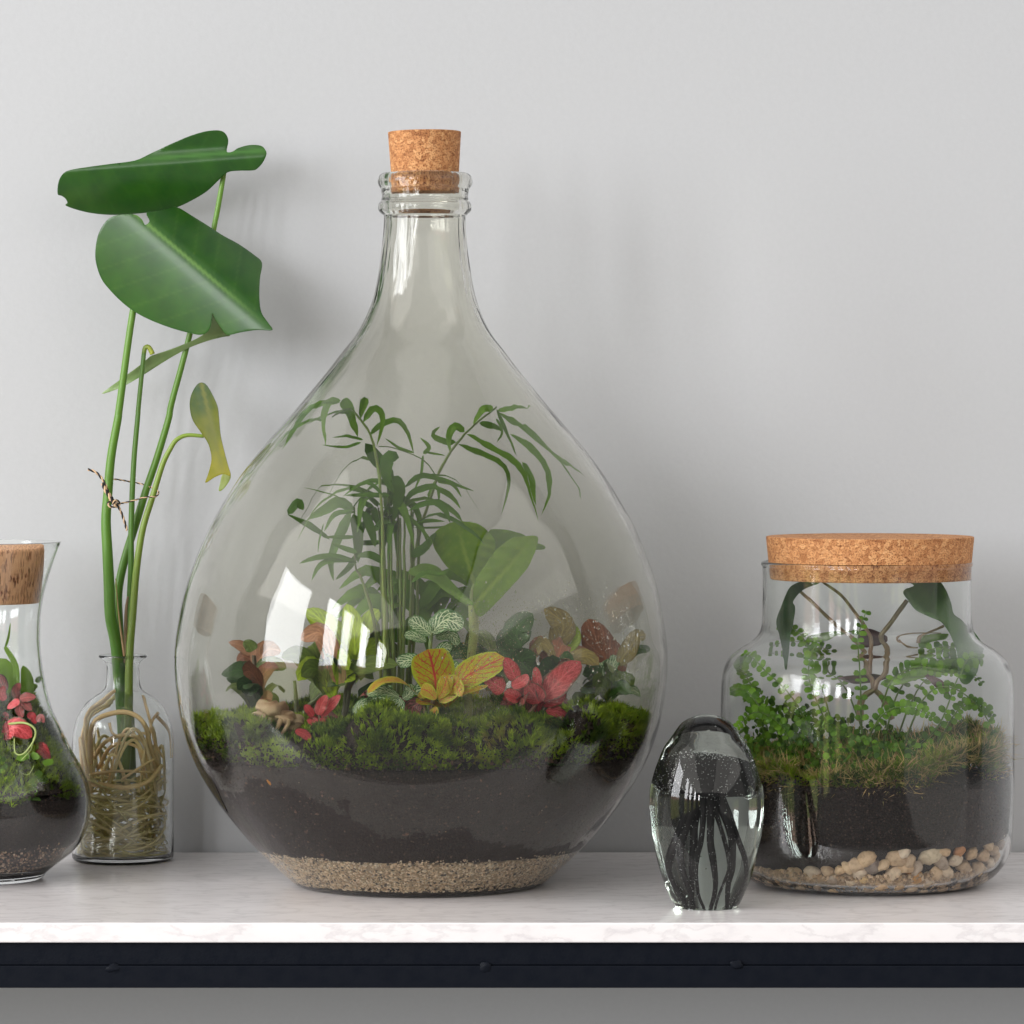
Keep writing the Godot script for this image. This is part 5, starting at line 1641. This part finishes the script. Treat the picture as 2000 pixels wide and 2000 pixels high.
	gs = scatter("dry_moss", sprig(1.2, 4, 0.035).mesh(), mat.moss, straw, straw_c)
	gs.set_meta("label", "straw coloured dry moss strands over the soil in the right jar")
	gs.set_meta("category", "moss")

	# creeping leaves low down
	where = []
	cols = []
	var round_leaf := blade(PackedVector3Array([Vector3(0, 0, 0), Vector3(0, 0.25, 0.04), Vector3(0, 0.5, 0.06), Vector3(0, 0.75, 0.05), Vector3(0, 1, 0)]), 0.9, Vector3(0, 0, 1), Vector2(0.45, 0.4), 0.15, 0.0, 4)
	for i in 1900:
		var a := rng.randf() * TAU
		var r := 0.098 * pow(rng.randf(), 0.35)
		var x := JAR.x + r * cos(a)
		var side := smoothstep(0.06, -0.08, x - JAR.x)
		var y := 0.094 + rng.randf() * lerpf(0.028, 0.060, side) * (0.7 + 0.5 * noise.get_noise_2d(x * 600.0, r * 600.0))
		var pt := Vector3(x, y, r * sin(a))
		var s := rng.randf_range(0.0032, 0.0062)
		where.append(Transform3D(Basis.from_euler(Vector3(rng.randf_range(-0.9, 0.6), rng.randf_range(-1.3, 1.3), rng.randf_range(-2.2, 2.2))).scaled_local(Vector3.ONE * s), pt))
		cols.append(Color(0.035, 0.10, 0.008).lerp(Color(0.15, 0.29, 0.016), rng.randf()) * rng.randf_range(0.6, 1.1))
	gs = scatter("creeping_leaves", round_leaf.mesh(), mat.leaf, where, cols)
	gs.set_meta("label", "mass of tiny round creeping leaves above the moss in the right jar")
	gs.set_meta("category", "ground cover")

	# button fern
	var root := thing("button_fern", "fern with many small round leaflets spreading across the right jar", "fern", at(1690, 1480, 0.0))
	var fronds := [[[1684, 1478, 0.03], [1682, 1400, 0.035], [1680, 1320, 0.04], [1676, 1250, 0.045], [1692, 1192, 0.045]], [[1600, 1480, 0.03], [1560, 1380, 0.04], [1500, 1310, 0.045], [1452, 1276, 0.03]], [[1640, 1470, 0.0], [1600, 1330, 0.0], [1560, 1240, 0.0], [1520, 1225, 0.0]],
		[[1720, 1470, 0.0], [1760, 1340, 0.0], [1830, 1275, 0.01], [1900, 1280, 0.01]], [[1760, 1470, 0.04], [1800, 1370, 0.055], [1850, 1340, 0.055], [1910, 1380, 0.04], [1950, 1450, 0.02]], [[1700, 1470, 0.03], [1740, 1330, 0.05], [1790, 1300, 0.06], [1860, 1310, 0.05]],
		[[1560, 1480, 0.04], [1500, 1400, 0.05], [1460, 1350, 0.045], [1430, 1350, 0.03]], [[1560, 1490, 0.05], [1530, 1420, 0.06], [1480, 1390, 0.06], [1440, 1420, 0.05]], [[1650, 1480, 0.05], [1600, 1380, 0.065], [1580, 1310, 0.07], [1600, 1250, 0.06]], [[1820, 1480, 0.03], [1860, 1400, 0.04], [1900, 1370, 0.04], [1940, 1400, 0.03]],
		[[1700, 1470, -0.04], [1640, 1320, -0.05], [1580, 1270, -0.05], [1500, 1270, -0.04]], [[1740, 1470, -0.04], [1800, 1330, -0.05], [1860, 1280, -0.04], [1920, 1330, -0.03]], [[1680, 1480, 0.05], [1720, 1400, 0.07], [1770, 1380, 0.075], [1820, 1400, 0.07]], [[1760, 1480, 0.02], [1830, 1420, 0.05], [1880, 1300, 0.05], [1916, 1290, 0.04]], [[1540, 1470, 0.0], [1480, 1360, 0.0], [1450, 1300, 0.0], [1440, 1280, 0.0]]]
	for q in fronds:
		var l := line(q, 0.0, 34)
		var fr := put("frond", tube(l, [0.0009, 0.0004], 5, Color(0.09, 0.15, 0.03), Color(0.10, 0.2, 0.03)).mesh(), mat.stem, root)
		fr.position = -root.position
		for j in range(8, 34, 2):
			for sd in [-1, 1]:
				var t2 := (l[mini(j + 1, 33)] - l[j - 1]).normalized()
				var out: Vector3 = t2.cross(Vector3(0, 0.2, 1)).normalized() * sd
				var len := rng.randf_range(0.0044, 0.0066) * (1.0 if j < 30 else 0.7)
				var b := l[j] + Vector3(0, 0, rng.randf_range(-0.001, 0.001))
				var dir: Vector3 = (out + t2 * 0.35 + Vector3(0, -0.15, rng.randf_range(-0.3, 0.3))).normalized()
				var c := Color(0.04, 0.11, 0.008).lerp(Color(0.15, 0.30, 0.016), rng.randf())
				put("leaflet", blade(curve([b, b + dir * len * 0.5 + Vector3(0, 0, 0.0006), b + dir * len], 6), len * 0.85, Vector3(rng.randf_range(-0.3, 0.3), 0.5, 1), Vector2(0.42, 0.38), 0.1, 0.0, 4, c, c.lerp(green(0.8), 0.3)).mesh(), mat.leaf, fr)
	# the plant with long dark leaves pressed under the lid
	root = thing("rubber_plant", "plant with brown stems and large drooping dark green leaves under the cork lid", "plant", at(1705, 1490, -0.01))
	var k := 0.31056
	var from := func(pts: Array) -> Array:
		return pts.map(func(q): return [1400.0 + q[0] * k, 1020.0 + q[1] * k])
	broad(root, from.call([[1205, 368], [1240, 398], [1190, 418], [1172, 445], [1200, 490], [1255, 556], [1330, 592], [1400, 620], [1440, 662], [1480, 745], [1505, 830], [1530, 985], [1590, 1002], [1660, 850], [1675, 780], [1620, 690], [1560, 630], [1490, 580], [1470, 500], [1440, 420], [1390, 365], [1300, 350]]), from.call([[1185, 440], [1580, 960]]), 0.012, Vector2(0.5, -0.7), Vector2(0.12, 0.2), Color(0.035, 0.10, 0.02), Color(0.06, 0.14, 0.025), Color(0.09, 0.17, 0.05), mat.waxy_leaf, 6.0, "leaf", 5.0)
	broad(root, from.call([[655, 362], [560, 368], [500, 385], [455, 420], [412, 520], [382, 620], [392, 700], [404, 760], [428, 882], [450, 884], [462, 760], [482, 640], [495, 540], [482, 500], [530, 440], [590, 405], [640, 385]]), from.call([[600, 375], [440, 870]]), 0.0, Vector2(0.8, -0.8), Vector2(-0.1, 0.15), Color(0.02, 0.065, 0.02), Color(0.035, 0.09, 0.025), Color(0.06, 0.12, 0.04), mat.waxy_leaf, 6.0, "leaf", 5.0)
	broad(root, from.call([[900, 700], [960, 680], [1030, 710], [1078, 765], [1050, 815], [980, 835], [910, 832], [890, 780]]), from.call([[900, 720], [1075, 770]]), -0.03, Vector2(0.3, 0.3), Vector2(0.1, 0), Color(0.045, 0.018, 0.02), Color(0.06, 0.025, 0.025), Color(0.1, 0.04, 0.04), mat.waxy_leaf, 6.0)
	broad(root, from.call([[1300, 918], [1345, 920], [1420, 985], [1450, 1050], [1462, 1110], [1420, 1080], [1350, 1000]]), from.call([[1300, 918], [1460, 1110]]), 0.02, Vector2(0.5, 0.5), Vector2(0.1, 0), Color(0.06, 0.02, 0.03), Color(0.08, 0.03, 0.03), Color(0.1, 0.04, 0.04), mat.waxy_leaf, 6.0)
	broad(root, from.call([[760, 940], [900, 900], [1000, 900], [1090, 930], [1000, 985], [860, 1000]]), from.call([[760, 940], [1090, 935]]), -0.02, Vector2(0.4, 0.4), Vector2(0.1, 0), Color(0.05, 0.02, 0.022), Color(0.05, 0.05, 0.02), Color(0.1, 0.04, 0.04), mat.waxy_leaf, 6.0)
	broad(root, from.call([[1030, 1010], [1120, 930], [1280, 890], [1500, 865], [1420, 905], [1300, 950], [1150, 1010]]), from.call([[1030, 1010], [1500, 866]]), 0.01, Vector2(0.5, 0.5), Vector2(0.1, 0), green(0.4), green(0.7), Color(0.1, 0.18, 0.04), mat.waxy_leaf, 6.0)
	broad(root, from.call([[540, 790], [620, 740], [740, 700], [850, 700], [760, 750], [640, 800]]), from.call([[540, 790], [850, 702]]), -0.03, Vector2(0.5, 0.5), Vector2(0.1, 0), green(0.3), green(0.6), Color(0.1, 0.18, 0.04), mat.waxy_leaf, 6.0)
	broad(root, from.call([[1290, 760], [1340, 735], [1460, 725], [1440, 760], [1350, 790], [1330, 830], [1280, 830], [1270, 790]]), from.call([[1270, 800], [1460, 728]]), -0.01, Vector2(0.4, 0.4), Vector2(0.1, 0), green(0.3), green(0.6), Color(0.1, 0.18, 0.04), mat.waxy_leaf, 6.0)
	var bark := Color(0.26, 0.17, 0.11)
	var twig := Color(0.17, 0.16, 0.07)
	for q in [[[[985, 1060], [975, 960], [930, 870], [850, 760], [740, 640], [640, 540], [530, 440]], 12, 6], [[[960, 900], [970, 780], [930, 660], [870, 570], [780, 460], [660, 370]], 10, 5], [[[990, 1060], [1010, 980], [1075, 860], [1035, 745], [1120, 600], [1195, 490]], 13, 9], [[[1270, 800], [1275, 760], [1340, 710], [1435, 658]], 8, 6], [[[1160, 790], [1140, 760], [1200, 725], [1300, 720], [1420, 720]], 5, 3], [[[1150, 770], [1200, 820], [1270, 830]], 5, 4], [[[900, 1250], [910, 1120], [985, 1050]], 16, 13], [[[1100, 1240], [1050, 1120], [992, 1050]], 14, 12]]:
		stem(root, from.call(q[0]), -0.01, q[1], q[2], bark, twig, "stem", 8, 26)


func pebble_label(spots: Array, i: int, colour: String) -> String:
	var row := func(py: float) -> int: return 0 if py < 1686.0 else 1 if py < 1708.0 else 2
	var mine: int = row.call(spots[i][1])
	var before := 0
	for q in spots:
		if row.call(q[1]) == mine and q[0] < spots[i][0]:
			before += 1
	var count: Array = ["first", "second", "third", "fourth", "fifth", "sixth", "seventh", "eighth", "ninth", "tenth", "eleventh", "twelfth", "thirteenth", "fourteenth", "fifteenth", "sixteenth", "seventeenth", "eighteenth", "nineteenth", "twentieth", "twenty-first", "twenty-second", "twenty-third", "twenty-fourth", "twenty-fifth", "twenty-sixth", "twenty-seventh", "twenty-eighth", "twenty-ninth", "thirtieth"]
	return "%s pebble, %s from the left in the %s row in the right jar" % [colour, count[before], ["top", "middle", "bottom"][mine]]
